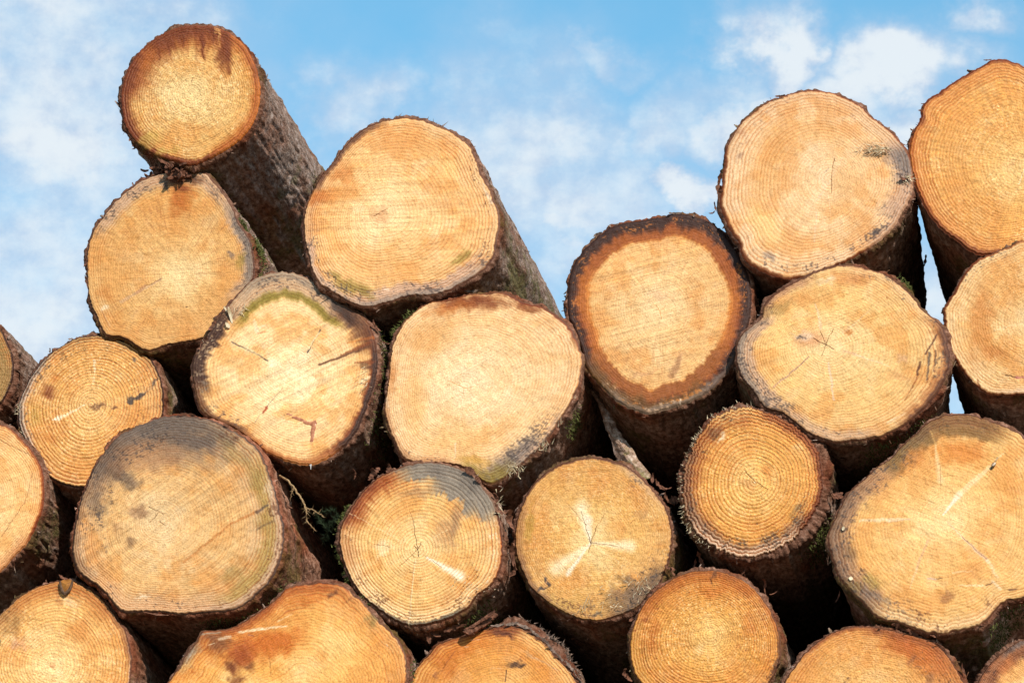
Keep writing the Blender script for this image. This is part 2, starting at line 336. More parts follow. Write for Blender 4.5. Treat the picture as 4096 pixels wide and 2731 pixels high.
log('D', ZD, [(760,62),(870,85),(970,140),(1070,200),(1130,270),(1220,310),(1310,370),(1370,460),(1400,580),(1410,700),(1395,830),(1350,960),(1310,1080),(1260,1180),(1200,1260),(1130,1320),(1030,1380),(930,1410),(820,1395),(720,1360),(620,1310),(540,1240),(420,1160),(310,1110),(200,1050),(150,950),(125,840),(115,740),(130,650),(190,560),(230,480),(290,390),(370,300),(450,210),(540,120),(650,75)],
    (810,780), .0, 'log with a mossy green arc, open cracks and a red resin run at the bottom',
    N=34, rc=.3, grain=(-.45,.75), tone=((250,222,182), (242,204,154), (236,190,132)),
    rim=[(45,135,95,GREEN,.85,.15,.7),(40,140,68,PINKG,.95,.2,.6),(40,120,40,GREY,.5,.6,.3),(135,190,60,DARK,.85,.6,.5),(185,235,30,UMBER,.6,.8,.3),(-75,35,38,RUST,.9,.6,.2),(-60,20,20,DARK,.85,.4,.4),(20,55,70,UMBER,.6,.9,.3),(235,300,26,(186,120,66),.7,.4,.3)],
    speck=[(40,140,10,70,.6,CHAR),(130,200,0,60,.6,(206,180,150)),(180,230,10,60,.5,CHAR)],
    blob=[(1130,300,130,40,.75,CHAR,.6),(1200,370,120,50,.8,DARK,.6),(1330,720,60,24,0,DARK,.5),(1000,790,40,30,0,(200,140,80),.4),(680,700,70,40,.5,WHITE,.5),(900,650,40,60,.3,WHITE,.4)],
    seg=[(1010,710,1380,570,20,36,UMBER,.75),(1160,640,1360,560,14,40,RUST,.6),(1200,560,1380,520,10,24,DEEP,.5),(1250,700,1390,690,10,26,RUST,.5),(1300,830,1360,790,30,14,WHITE,.6),(400,550,640,680,10,8,CHAR,.7),(490,590,610,660,22,8,(236,212,170),.9),(1010,470,920,625,9,10,CHAR,.8),(1000,490,930,600,14,8,(244,220,176),.9),(1010,480,1060,430,6,3,PINKG,.6),(750,870,560,1110,4,6,GREY,.7),(620,1040,640,1010,22,20,(176,76,44),.8),(550,400,580,490,14,22,WHITE,.55),(560,470,630,440,12,10,WHITE,.5),(580,500,630,480,10,14,(190,120,80),.6),(980,1110,935,1250,1,1,PINKG,.1)],
    )
log('E', ZE, [(960,115),(1040,140),(1130,190),(1240,210),(1330,265),(1420,330),(1490,430),(1530,560),(1530,660),(1500,780),(1450,900),(1380,1000),(1310,1110),(1230,1210),(1130,1300),(1030,1390),(930,1450),(840,1440),(760,1370),(640,1320),(500,1310),(400,1320),(310,1290),(250,1230),(210,1140),(170,1040),(150,950),(160,840),(180,700),(190,560),(220,440),(270,340),(350,260),(460,190),(600,170),(720,135),(850,125)],
    (705,785), .02, 'largest clean pale log in the middle, brown-stained top and grey mouldy lower right corner',
    lean=(-.04,.0), taper=.02, mott=.35, N=38, rc=.34, grain=(-.5,.35), tone=((252,224,178), (246,208,154), (244,206,154)),
    rim=[(285,325,85,GREY,.85,.5,.3),(270,300,60,GREEN,.6,.5,.3),(310,345,30,PINKG,.6,.5,.3),(185,260,26,(196,150,104),.7,.5,.3),(20,70,14,RUST,.7,.8,.3),(0,360,7,UMBER,.7,.5,.3)],
    speck=[(285,340,0,100,.6,CHAR),(200,270,2,40,.3,CHAR)],
    blob=[(740,195,270,55,-.05,RUST,.75),(600,240,170,40,-.2,DEEP,.55),(1150,215,110,35,.1,RUST,.65),(860,160,70,40,0,RUST,.55),(200,690,50,110,0,(200,130,66),.6),(480,430,170,130,-.6,ORANGE,.4),(780,1290,120,36,.2,(196,150,60),.7),(700,1150,260,120,0,(236,180,104),.4),(370,900,60,260,0,(236,186,116),.45),(930,1080,220,60,-.5,ORANGE,.3)],
    seg=[(620,740,720,785,4,5,DEEP,.6),(705,785,705,830,4,3,DEEP,.5),(705,785,790,780,3,2,DEEP,.4),(655,1170,640,1280,8,4,WHITE,.6),(690,960,680,1010,5,3,WHITE,.4),(165,860,180,920,16,12,WHITE,.5)])
log('F', ZF, [(880,90),(1000,110),(1110,150),(1200,220),(1280,320),(1340,430),(1390,560),(1405,690),(1390,830),(1350,960),(1300,1080),(1250,1180),(1170,1270),(1080,1350),(960,1410),(840,1450),(690,1490),(600,1465),(480,1410),(370,1310),(270,1200),(220,1070),(180,930),(130,820),(118,700),(130,560),(160,450),(220,360),(310,270),(400,200),(500,160),(640,140),(770,115)],
    (770,780), .05, 'log with a wide burnt-orange outer ring like a tyre round its pale centre',
    lean=(-.008,-.01), taper=.0, N=40, rc=.34, micro=.6, grain=(-.25,.6), tone=(PALE, TAN, (234,186,116)),
    rim=[(0,360,84,(206,128,50),.85,.15,.75),(0,360,66,(176,102,36),.92,.12,.85),(20,150,82,(160,88,30),.9,.2,.75),(215,330,86,(154,90,34),.9,.2,.8),(0,360,50,(132,66,22),.75,.6,.3),(0,360,42,DARK,.9,.7,.2),(20,160,50,DARK,.8,.8,.3),(215,300,52,(120,84,34),.6,.6,.4),(235,330,26,GREY,.5,.8,.3)],
    speck=[(0,360,14,58,.5,(222,140,56)),(220,320,0,50,.35,(232,196,160))],
    blob=[(770,680,90,50,0,(216,176,140),.4),(880,1150,30,100,.5,(160,112,72),.55),(640,1220,110,20,-.3,(190,140,96),.4)],
    seg=[(770,780,735,735,4,3,DEEP,.5),(770,780,780,830,4,3,DEEP,.6),(770,780,810,735,4,2,DEEP,.5),(910,1390,905,1420,9,7,WHITE,.9)])
log('G', ZG, [(820,110),(940,120),(1060,160),(1170,215),(1260,300),(1360,380),(1450,460),(1530,560),(1565,700),(1570,830),(1540,930),(1490,1020),(1420,1130),(1330,1220),(1220,1290),(1100,1360),(980,1410),(860,1460),(740,1490),(620,1500),(510,1470),(400,1415),(320,1340),(280,1230),(210,1120),(165,1010),(145,920),(165,780),(175,650),(195,540),(240,440),(300,350),(370,290),(460,220),(560,170),(690,130)],
    (965,770), .03, 'pale log topping the right group, frayed grey splinters and mould at its right edge',
    lean=(-.045,0), taper=.06, N=32, rc=.46, tone=((244,208,156), (240,196,138), (238,200,152)),
    rim=[(-30,35,80,PINKG,.7,.5,.2),(0,25,62,GREY,.75,.6,.3),(30,170,40,(230,190,142),.6,.3,.2),(0,360,7,RUST,.8,.6,.3),(165,245,14,RUST,.6,.8,.3),(-60,0,30,PINKG,.6,.5,.3)],
    speck=[(215,330,14,60,.6,CHAR),(-40,40,0,90,.55,CHAR),(50,170,6,80,.3,(150,112,84))],
    blob=[(1470,640,120,70,.8,GREY,.75),(1290,540,90,40,.1,(160,120,80),.55),(500,700,130,250,.1,(226,166,92),.5),(800,430,330,80,-.05,(230,172,100),.5),(1060,790,120,120,0,(224,164,92),.35),(1290,1160,36,26,0,CHAR,.7),(510,1330,36,40,.4,GREY,.6),(470,1100,110,170,-.5,(250,208,128),.5),(1090,400,130,60,.5,(228,160,90),.45),(280,420,50,40,0,(176,130,94),.5),(300,600,30,30,0,(160,124,94),.5),(1400,980,70,80,.5,PINKG,.5)],
    seg=[(985,620,965,770,4,4,UMBER,.7),(965,770,975,870,4,3,UMBER,.7),(965,770,860,930,5,8,(238,204,170),.7),(975,740,1060,600,5,4,(238,206,170),.6),(860,1010,845,1240,7,4,(244,214,180),.6),(850,930,770,1130,6,6,(226,180,130),.5),(945,690,915,725,12,8,GREY,.5),(950,900,965,1030,5,3,(246,220,180),.5)])
log('H', ZH, [(920,105),(1030,130),(1150,165),(1250,220),(1340,290),(1410,370),(1450,430),(1530,490),(1600,560),(1640,670),(1655,800),(1640,900),(1590,1010),(1520,1110),(1430,1210),(1310,1300),(1180,1360),(1050,1395),(920,1410),(800,1415),(710,1390),(620,1350),(530,1280),(420,1200),(290,1160),(200,1030),(120,940),(80,820),(85,700),(120,620),(200,550),(265,500),(290,400),(350,330),(450,260),(570,200),(680,150),(800,110)],
    (745,695), -.03, 'lumpy heart-shaped log beneath the pale right-hand top log, star crack, four pale knot spokes',
    lean=(-.05,0), taper=.05, N=36, rc=.42, grain=(-.35,.45), tone=(PALE, (242,198,128), (238,194,132)),
    rim=[(155,235,62,PINKG,.85,.3,.6),(150,225,36,GREY,.55,.6,.3),(105,160,34,(196,150,110),.8,.5,.3),(235,300,50,PINKG,.6,.4,.3),(-45,15,46,(190,130,76),.75,.6,.3),(-45,10,20,UMBER,.7,.8,.3),(60,150,12,UMBER,.75,.6,.3),(15,75,40,(240,200,150),.5,.3,.2),(0,360,7,UMBER,.7,.5,.3)],
    speck=[(150,245,4,70,.7,CHAR),(245,290,2,50,.5,CHAR),(-45,60,4,60,.35,CHAR),(100,150,0,40,.4,UMBER)],
    blob=[(640,650,110,60,-.2,(214,150,104),.6),(590,630,60,40,0,(236,206,176),.7),(560,640,20,14,.4,CHAR,.8),(905,590,26,20,-.5,DEEP,.6),(950,200,140,60,0,(206,138,84),.45),(760,225,70,20,-.1,WHITE,.5),(1290,930,90,50,.2,(222,166,110),.5),(620,360,200,30,-.2,(220,160,92),.5),(1310,800,40,30,0,(206,168,140),.4),(400,430,120,36,-.4,(170,140,80),.5)],
    seg=[(745,695,800,580,6,3,UMBER,.8),(745,695,715,780,5,3,UMBER,.8),(745,695,650,655,5,2,UMBER,.8),(745,695,800,730,4,2,UMBER,.7),(745,695,705,600,4,2,UMBER,.6),(710,580,670,400,26,12,(240,208,168),.75),(620,790,360,1010,10,14,(206,164,134),.8),(620,785,490,905,5,4,(150,110,90),.7),(765,830,800,1100,16,18,(238,210,180),.75),(870,740,960,770,12,26,(222,180,140),.75),(960,770,1220,860,14,5,(244,214,176),.7),(870,610,1080,440,22,6,(238,206,160),.6),(560,650,480,610,12,6,(234,204,170),.6),(940,690,1040,685,4,3,(190,140,100),.6),(1440,830,1420,920,22,16,UMBER,.85),(1420,925,1330,1110,10,7,RUST,.6),(1200,1280,1330,1200,14,10,WHITE,.6),(1560,620,1480,770,16,14,UMBER,.8),(1510,760,1490,960,22,12,CHAR,.7),(1560,740,1540,900,14,10,UMBER,.7),(1195,350,1200,355,7,7,RUST,.8)])
log('I', ZI, [(540,40),(480,45),(410,85),(330,130),(260,180),(205,220),(185,290),(155,350),(140,430),(155,520),(180,600),(220,680),(270,740),(330,790),(400,840),(440,855),(520,850),(600,835),(680,800),(740,700),(780,580),(790,440),(770,300),(720,180),(640,80)],
    (632,480), .04, 'tall orange log cut off by the right edge at the top, cross-hatched glossy rim',
    lean=(.012,0), bark=(5,[]), crumbs=30, N=36, rc=.5, spark=.9, radial=1.0, tone=((240,196,128), (228,168,92), (228,164,88)),
    rim=[(95,250,70,(216,146,76),.7,.3,.1),(150,215,24,DEEP,.8,.5,.2),(95,150,14,RUST,.7,.6,.3),(200,262,20,RUST,.5,.6,.3),(0,360,9,RUST,.7,.5,.3)],
    blob=[(195,280,16,40,-.2,RUST,.8),(160,420,20,70,0,DEEP,.5),(360,400,80,200,.1,(222,158,86),.4),(400,640,140,90,.5,(220,156,84),.4),(570,480,16,14,0,(180,130,80),.5)],
    seg=[(632,480,600,560,3,5,WHITE,.6)])
log('J', ZI, [(620,795),(560,820),(490,850),(420,880),(370,940),(330,1010),(290,1075),(290,1140),(305,1230),(330,1290),(380,1360),(440,1420),(500,1440),(600,1440),(700,1420),(780,1340),(830,1220),(830,1080),(790,940),(720,840)],
    (665,1130), .0, 'log cut off by the right edge below the orange one, with a short black slit',
    lean=(.012,0), bark=(5,[]), N=34, rc=.36, spark=.5, tone=(PALE, (234,180,108), (240,200,142)),
    rim=[(100,270,34,(244,206,150),.6,.3,.2),(130,235,10,RUST,.85,.6,.3),(240,275,24,(226,190,150),.6,.4,.3),(0,360,7,RUST,.7,.5,.3)],
    speck=[(110,160,6,40,.4,CHAR)],
    blob=[(440,1130,50,170,.1,DEEP,.4),(460,1200,50,70,-.2,ORANGE,.5),(500,1270,50,30,.3,DEEP,.35)],
    seg=[(545,1360,590,1372,4,5,DARK,.95),(590,1370,640,1366,10,8,(196,120,110),.8),(430,1380,440,1440,9,7,RUST,.5),(665,1130,500,1170,2,8,(248,220,170),.4)])
log('K', ZK, [(900,240),(1050,235),(1200,260),(1350,320),(1480,400),(1570,480),(1640,590),(1690,740),(1710,900),(1700,1060),(1660,1200),(1600,1330),(1520,1440),(1420,1550),(1250,1680),(1080,1770),(900,1822),(720,1810),(560,1750),(430,1620),(330,1480),(250,1330),(195,1180),(185,1000),(220,860),(300,690),(400,545),(530,420),(650,340),(770,270)],
    (950,960), .06, 'small ringed log at the far left with one white knot spoke and black smudges',
    N=24, rc=.95, spark=.9, tone=((238,190,118), (228,170,92), (222,166,96)),
    rim=[(140,230,34,PINKG,.7,.5,.3),(130,225,22,GREY,.6,.6,.3),(30,120,26,(186,140,80),.6,.5,.2),(0,360,7,DARK,.8,.5,.3)],
    speck=[(20,130,2,70,.45,(110,84,50)),(130,235,0,50,.6,CHAR),(-20,30,10,110,.4,UMBER)],
    blob=[(500,830,80,60,.3,RUST,.65),(560,700,70,60,0,DEEP,.4),(1020,960,70,40,-.1,(110,72,44),.75),(1460,860,110,24,-.5,CHAR,.8),(1380,910,50,24,0,CHAR,.7),(1610,740,34,60,.4,CHAR,.7),(1410,480,30,30,0,CHAR,.6),(1200,980,26,16,0,UMBER,.6),(520,1340,90,50,.2,DEEP,.35),(380,1070,70,120,0,(180,150,60),.35)],
    seg=[(890,965,600,1110,10,40,(250,224,180),.85),(620,1105,550,1120,34,20,WHITE,.8),(985,500,985,600,22,18,WHITE,.75),(985,600,970,740,12,36,(248,218,168),.65),(820,320,960,620,5,4,(160,110,60),.5),(650,380,760,640,5,4,(160,110,60),.4)])
log('L', ZL, [(900,100),(1030,115),(1150,150),(1270,210),(1400,290),(1480,390),(1530,520),(1580,680),(1620,850),(1625,1000),(1590,1150),(1530,1260),(1430,1360),(1320,1440),(1200,1470),(1050,1480),(900,1490),(750,1475),(620,1475),(500,1470),(430,1400),(350,1310),(260,1250),(190,1190),(155,1080),(160,930),(180,820),(210,690),(260,570),(310,450),(390,340),(470,250),(580,190),(700,140),(800,110)],
    (760,850), -.06, 'biggest log at lower left, its crown blackened grey, an orange streak towards its right',
    N=42, rc=.5, micro=.3, barktone=(1.25,.98,.86), grain=(-.6,.8), tone=((238,202,150), (230,184,122), (214,172,126)),
    rim=[(70,160,130,(130,108,90),.6,.3,.0),(60,140,70,(108,98,90),.6,.4,.0),(-40,60,70,(206,168,116),.55,.3,.3),(-50,30,84,(176,146,76),.55,.4,.4),(-70,20,34,PINKG,.75,.4,.3),(150,215,40,(150,116,84),.6,.7,.2),(225,300,70,(226,180,134),.6,.3,.2),(0,360,8,DARK,.75,.5,.3)],
    speck=[(70,215,0,150,.5,CHAR),(215,300,4,70,.35,CHAR),(-60,60,0,60,.5,UMBER)],
    blob=[(820,290,520,200,.0,(128,108,92),.6),(900,220,420,130,.05,(104,95,88),.6),(520,540,110,60,.45,(84,74,68),.6),(420,420,150,120,-.7,(92,78,68),.6),(320,740,80,100,-.3,(106,92,80),.55),(620,770,60,46,.2,(150,112,80),.65),(560,1000,36,40,.5,(120,92,66),.6),(690,400,300,130,-.1,(190,136,90),.45),(1290,380,140,50,.75,(150,128,70),.38),(1440,560,40,90,-.3,(150,128,70),.38),(1470,860,40,70,0,(150,128,70),.38),(1270,1210,110,50,-.5,(150,128,70),.38),(1000,300,160,60,.2,(104,92,84),.6),(1150,990,200,60,-.6,ORANGE,.35),(650,1370,50,10,0,WHITE,.7),(1520,620,30,100,-.2,(226,206,180),.45),(460,900,60,60,0,(170,130,90),.45)],
    seg=[(1450,770,1260,860,22,18,(196,128,66),.75),(1260,860,930,1130,16,22,(196,128,66),.65),(1440,780,1520,730,26,16,CHAR,.6),(1440,900,1560,840,16,20,(110,90,60),.6),(690,740,790,800,4,3,UMBER,.7),(690,850,760,780,4,3,UMBER,.7),(760,850,800,870,3,2,UMBER,.6),(1100,550,1160,720,4,3,UMBER,.35)])
log('M', ZM, [(800,180),(920,200),(1040,240),(1120,310),(1190,390),(1250,490),(1290,620),(1310,750),(1310,880),(1280,1000),(1210,1100),(1130,1160),(1060,1250),(960,1310),(860,1350),(740,1380),(610,1385),(500,1340),(400,1270),(310,1200),(220,1100),(160,980),(115,860),(100,740),(120,640),(170,540),(230,450),(300,360),(390,290),(490,240),(590,200),(690,180)],
    (683,828), -.05, 'round log at lower centre with a ragged grey patch over its upper right',
    N=26, rc=.75, micro=.5, tone=((248,212,150), (238,192,120), (240,200,140)),
    rim=[(105,160,75,(166,90,36),.8,.5,.2),(120,165,30,RUST,.75,.6,.2),(165,200,60,(196,140,86),.6,.6,.2),(195,330,70,(248,216,164),.55,.3,.2),(230,310,16,(90,84,70),.7,.8,.3),(-50,30,24,(214,160,100),.7,.4,.3),(-20,15,10,(200,110,50),.8,.3,.4),(24,100,62,(146,136,122),.95,.45,.85),(34,74,104,(143,133,120),.95,.45,.9),(40,66,30,(100,92,86),.5,.6,.3),(85,110,20,(96,88,82),.5,.6,.3),(0,360,8,UMBER,.75,.5,.3)],
    speck=[(200,330,2,70,.55,UMBER),(-30,30,10,60,.45,WHITE),(150,200,6,60,.5,DARK)],
    blob=[(780,260,230,80,.15,(140,130,116),.5),(960,330,190,110,.45,(140,130,116),.5),(1080,420,140,110,.6,(140,130,116),.5),(1190,500,80,120,.6,(140,130,116),.5),(830,240,90,60,0,(104,96,90),.4),(1080,350,80,70,.4,(92,86,80),.5),(900,700,90,130,.1,(188,142,96),.6),(960,620,40,150,.15,(150,116,84),.55),(700,400,140,40,-.1,(170,134,98),.5),(420,820,60,60,0,WHITE,.4)],
    seg=[(750,880,1000,1020,16,70,WHITE,.8),(790,905,860,960,4,3,UMBER,.5),(683,828,650,610,5,4,DARK,.75),(650,610,620,540,4,2,UMBER,.5),(683,828,710,770,5,3,DARK,.75),(683,828,650,800,5,2,DARK,.75),(683,828,540,960,4,3,UMBER,.5),(683,828,693,880,5,2,DARK,.8),(470,805,360,785,4,3,UMBER,.6),(180,555,560,760,5,4,(250,226,184),.65),(670,900,615,1380,6,10,(252,232,190),.7),(663,900,610,1380,2,3,(150,110,80),.45),(700,790,900,680,6,10,(250,220,170),.5),(625,997,680,1000,5,4,UMBER,.7),(410,1025,440,1050,7,4,UMBER,.7)])
log('N', ZN, [(700,140),(820,160),(920,195),(1010,260),(1090,340),(1170,430),(1230,530),(1265,650),(1270,770),(1255,890),(1220,980),(1180,1070),(1100,1150),(1030,1240),(930,1290),(820,1330),(700,1350),(580,1335),(470,1290),(370,1230),(270,1150),(210,1090),(160,980),(120,870),(105,750),(115,640),(150,520),(200,400),(270,310),(370,230),(480,180),(590,150)],
    (667,775), .03, 'golden log in the lower middle with a white propeller-shaped star at its heart',
    N=38, rc=.3, spark=.7, micro=.3, tone=((240,198,124), (230,176,98), (222,168,94)),
    rim=[(150,215,36,(176,128,74),.7,.4,.3),(-75,-20,70,(130,104,78),.7,.7,.1),(190,260,24,(160,120,80),.7,.6,.3),(30,70,34,(222,184,140),.6,.4,.2),(60,150,12,UMBER,.7,.5,.3),(0,360,8,UMBER,.75,.5,.3)],
    speck=[(-90,-10,0,110,.65,CHAR),(230,275,0,60,.5,UMBER),(30,60,10,60,.4,CHAR)],
    blob=[(667,760,170,170,0,(252,226,172),.5),(950,1150,180,80,-.4,(120,100,84),.65),(920,1050,60,40,0,CHAR,.45),(480,1220,160,60,.2,(206,170,100),.5),(700,1310,50,20,0,(90,84,80),.7),(215,640,24,180,.1,(176,140,50),.5),(780,600,110,80,-.5,(240,204,140),.4),(300,1110,40,18,-.4,CHAR,.8),(345,1065,20,26,.2,CHAR,.8),(1050,560,60,30,-.5,(160,120,80),.3),(650,1230,300,70,0,(206,164,90),.4)],
    seg=[(667,775,600,520,10,110,(255,238,200),.6),(667,775,650,600,12,60,WHITE,.6),(667,775,420,960,10,120,(255,236,196),.6),(667,775,500,1000,10,40,WHITE,.75),(667,775,960,800,8,90,(252,230,186),.7),(700,800,880,920,8,6,(250,222,170),.6),(640,840,760,940,4,160,(250,222,168),.35),(667,775,780,620,6,60,(248,216,160),.35),(667,775,640,680,5,4,UMBER,.85),(640,680,600,540,4,3,UMBER,.6),(667,775,710,660,5,3,UMBER,.7),(710,660,790,540,3,2,UMBER,.5),(667,775,650,850,5,3,UMBER,.7),(667,775,870,800,4,2,UMBER,.5),(640,650,490,480,3,2,UMBER,.4),(320,1100,360,1040,14,8,(216,164,110),.8),(840,1030,830,1040,3,3,UMBER,.3),(960,640,990,610,4,3,UMBER,.5)])
log('O', ZO, [(680,150),(760,180),(880,210),(1000,260),(1090,330),(1180,420),(1230,540),(1250,680),(1245,820),(1210,930),(1150,1050),(1060,1150),(960,1230),(840,1290),(720,1330),(600,1335),(480,1290),(370,1230),(280,1160),(210,1070),(160,960),(150,850),(155,720),(165,620),(220,490),(250,420),(300,350),(380,240),(480,190),(570,160)],
    (725,735), -.02, 'small boldly ringed log with frayed upper left edge, below the heart-shaped log',
    bark=(14,[(-75,40,34)]), N=21, rc=1.0, spark=.9, tone=((242,192,112), (230,168,86), (226,160,80)), jag=.02,
    rim=[(95,240,80,(172,104,48),.65,.5,.1),(150,235,46,(128,82,50),.75,.6,.1),(200,325,58,(150,112,84),.8,.4,.3),(215,310,38,(216,178,150),.85,.5,.3),(-45,60,26,RUST,.75,.4,.1),(20,85,44,(150,80,34),.7,.4,.1),(90,125,50,(234,186,120),.6,.6,.2),(0,360,7,UMBER,.6,.6,.3)],
    speck=[(195,330,10,80,.6,CHAR),(-50,0,40,75,.4,CHAR),(95,200,0,80,.5,(238,190,120)),(95,230,0,80,.4,DARK)],
    blob=[(460,400,24,50,.3,(244,220,190),.8),(400,350,60,50,.3,UMBER,.5),(1060,460,40,30,.5,(244,210,160),.5),(800,660,70,40,.5,DEEP,.4),(680,770,60,50,0,(206,140,84),.4),(1060,950,40,60,.5,(110,90,60),.5),(750,1080,12,10,0,DARK,.7)],
    seg=[(640,645,720,730,4,4,UMBER,.7),(720,730,820,800,4,2,UMBER,.6),(720,740,728,744,9,9,WHITE,.9),(665,1300,672,1315,9,8,WHITE,.9)])
log('P', ZP, [(900,95),(1010,85),(1110,100),(1220,135),(1330,180),(1420,240),(1500,330),(1560,470),(1600,650),(1600,850),(1560,1050),(1480,1200),(1400,1240),(1290,1260),(1220,1320),(1160,1390),(1060,1430),(940,1455),(850,1465),(740,1440),(640,1400),(540,1380),(480,1350),(400,1280),(310,1190),(240,1100),(200,1000),(175,880),(190,800),(230,710),(290,590),(390,500),(480,420),(570,360),(650,270),(720,210),(800,140)],
    (900,720), -.05, 'huge log at the lower right edge, pale knot spokes, dull brown-green crust at upper left',
    N=36, rc=.36, micro=.35, grain=(.35,.3), tone=((250,212,146), (238,186,112), (236,190,120)),
    rim=[(55,145,82,(132,104,58),.9,.15,.75),(60,110,50,(112,84,54),.6,.5,.3),(140,235,88,(176,134,94),.85,.3,.5),(160,240,50,(128,100,78),.6,.6,.2),(235,300,60,(238,200,146),.7,.3,.2),(55,100,100,(206,130,54),.2,.3,.2),(0,360,8,UMBER,.75,.5,.3)],
    speck=[(120,250,4,110,.6,CHAR),(55,120,0,70,.5,(84,64,40)),(240,300,6,90,.45,UMBER)],
    blob=[(1010,330,180,80,.1,(216,138,58),.75),(720,370,120,60,-.6,(216,144,70),.7),(520,560,60,130,.6,(220,156,88),.5),(1270,480,80,130,.3,(222,150,70),.5),(1060,1080,120,60,0,(222,156,84),.5),(860,960,110,80,0,(224,160,90),.4),(470,1220,90,36,.4,(110,98,90),.6),(330,1170,60,50,.3,(130,110,60),.6),(930,1240,50,30,-.3,(150,100,60),.5),(320,950,50,60,.2,(110,86,60),.55),(450,1130,60,40,.4,(150,130,50),.4),(1330,1000,80,120,.3,(246,204,136),.4),(420,930,100,80,.2,(238,182,104),.4)],
    seg=[(900,715,1000,590,10,36,WHITE,.8),(1000,590,1200,410,30,20,(250,222,176),.75),(1200,430,1240,360,18,10,(80,66,50),.85),(1205,415,1230,385,16,10,(220,180,110),.95),(1230,370,1280,330,12,8,(250,220,170),.7),(880,500,850,280,60,14,(248,214,160),.7),(850,280,820,190,16,10,(206,160,96),.7),(880,420,882,540,5,3,UMBER,.5),(690,745,560,750,10,22,(248,222,186),.8),(560,750,380,755,26,18,(246,218,176),.8),(430,757,432,758,9,9,DARK,.9),(690,745,500,772,3,3,(150,110,90),.5),(920,760,1020,860,8,14,(240,206,170),.6),(1020,860,1180,1010,14,26,(226,190,160),.75),(1180,1010,1240,1110,20,12,(248,222,180),.7),(1020,860,1170,1000,4,4,(130,96,76),.6),(800,880,730,1050,12,18,(220,174,136),.6),(730,1050,690,1180,18,8,(236,200,156),.6),(800,1120,850,1125,14,9,(206,176,160),.8),(850,1122,900,1113,6,4,DARK,.9),(960,1080,1080,1070,14,6,(248,214,166),.6),(1000,1160,1140,1160,6,12,(250,222,180),.75),(1160,1160,1210,1145,8,6,UMBER,.8),(1210,1140,1260,1190,14,12,(252,232,200),.75),(1310,1190,1360,1185,14,8,UMBER,.8)])
log('Q', ZQ, [(1050,205),(1200,205),(1330,235),(1450,280),(1570,360),(1680,470),(1770,600),(1840,750),(1880,900),(1890,1050),(1870,1200),(1810,1330),(1720,1450),(1600,1550),(1450,1630),(1250,1670),(1050,1670),(850,1640),(660,1560),(500,1450),(400,1360),(340,1260),(310,1100),(305,960),(335,810),(380,690),(430,590),(520,470),(640,370),(800,270),(930,220)],
    (1150,880), -.02, 'deep golden round log with crisp rings at the bottom edge, right of the white-star log',
    N=30, rc=.75, spark=1.0, tone=((242,194,114), (224,160,76), (222,152,68)),
    rim=[(40,165,60,(190,112,40),.7,.4,.1),(60,160,26,(164,92,34),.6,.5,.1),(0,40,22,(180,100,36),.5,.5,.2),(170,250,50,(206,150,70),.5,.5,.2),(-40,0,16,UMBER,.6,.8,.3),(0,360,6,UMBER,.75,.5,.3)],
    speck=[(0,360,0,200,.12,RUST),(-50,-15,0,24,.7,DARK)],
    blob=[(1200,420,320,60,0,(200,116,40),.5),(560,880,60,200,.1,DEEP,.45),(440,730,80,40,-.3,RUST,.5),(1180,240,20,70,0,(110,70,40),.6),(1050,1050,80,60,.3,WHITE,.2),(480,1100,40,160,0,(170,124,50),.4),(1560,780,90,160,.2,DEEP,.3)],
    seg=[(1165,300,1165,360,8,6,DARK,.7),(1200,220,1170,290,6,8,UMBER,.5),(300,940,300,1020,9,7,(216,206,200),.8),(1490,300,1800,560,4,8,(190,180,170),.4)])
log('R', ZR, [(430,310),(560,280),(650,275),(750,310),(850,360),(950,440),(1030,530),(1100,630),(1170,740),(1210,870),(1235,1000),(1230,1140),(1210,1280),(1150,1420),(1050,1540),(900,1640),(700,1700),(480,1700),(260,1660),(60,1580),(-120,1440),(-230,1280),(-280,1100),(-260,920),(-180,760),(-60,650),(60,540),(180,430),(300,360)],
    (490,1080), -.01, 'log in the bottom left corner with an arched orange branch knot at its top',
    N=26, rc=.6, spark=.8, radial=.4, tone=((250,214,150), (236,186,112), (224,164,88)),
    rim=[(40,130,66,(186,120,56),.6,.4,.1),(125,170,60,(170,124,70),.6,.6,.2),(0,50,24,(150,96,50),.6,.5,.2),(-20,10,8,(190,150,140),.6,.5,.4),(0,360,7,UMBER,.75,.5,.3)],
    speck=[(120,175,0,110,.55,CHAR)],
    blob=[(150,880,80,60,.1,(214,164,120),.85),(120,700,130,80,-.7,(150,110,60),.55),(760,780,150,110,.3,DEEP,.4),(500,560,160,90,0,(244,200,128),.4),(640,480,90,40,.2,WHITE,.3),(90,830,60,30,.4,(244,208,150),.6),(560,440,40,80,0,(150,90,40),.4),(900,600,130,90,.7,(190,126,60),.4),(500,1085,50,34,0,(214,152,100),.6)],
    seg=[(570,720,520,940,8,5,(226,170,120),.6),(150,890,152,892,14,10,(170,110,70),.6)])
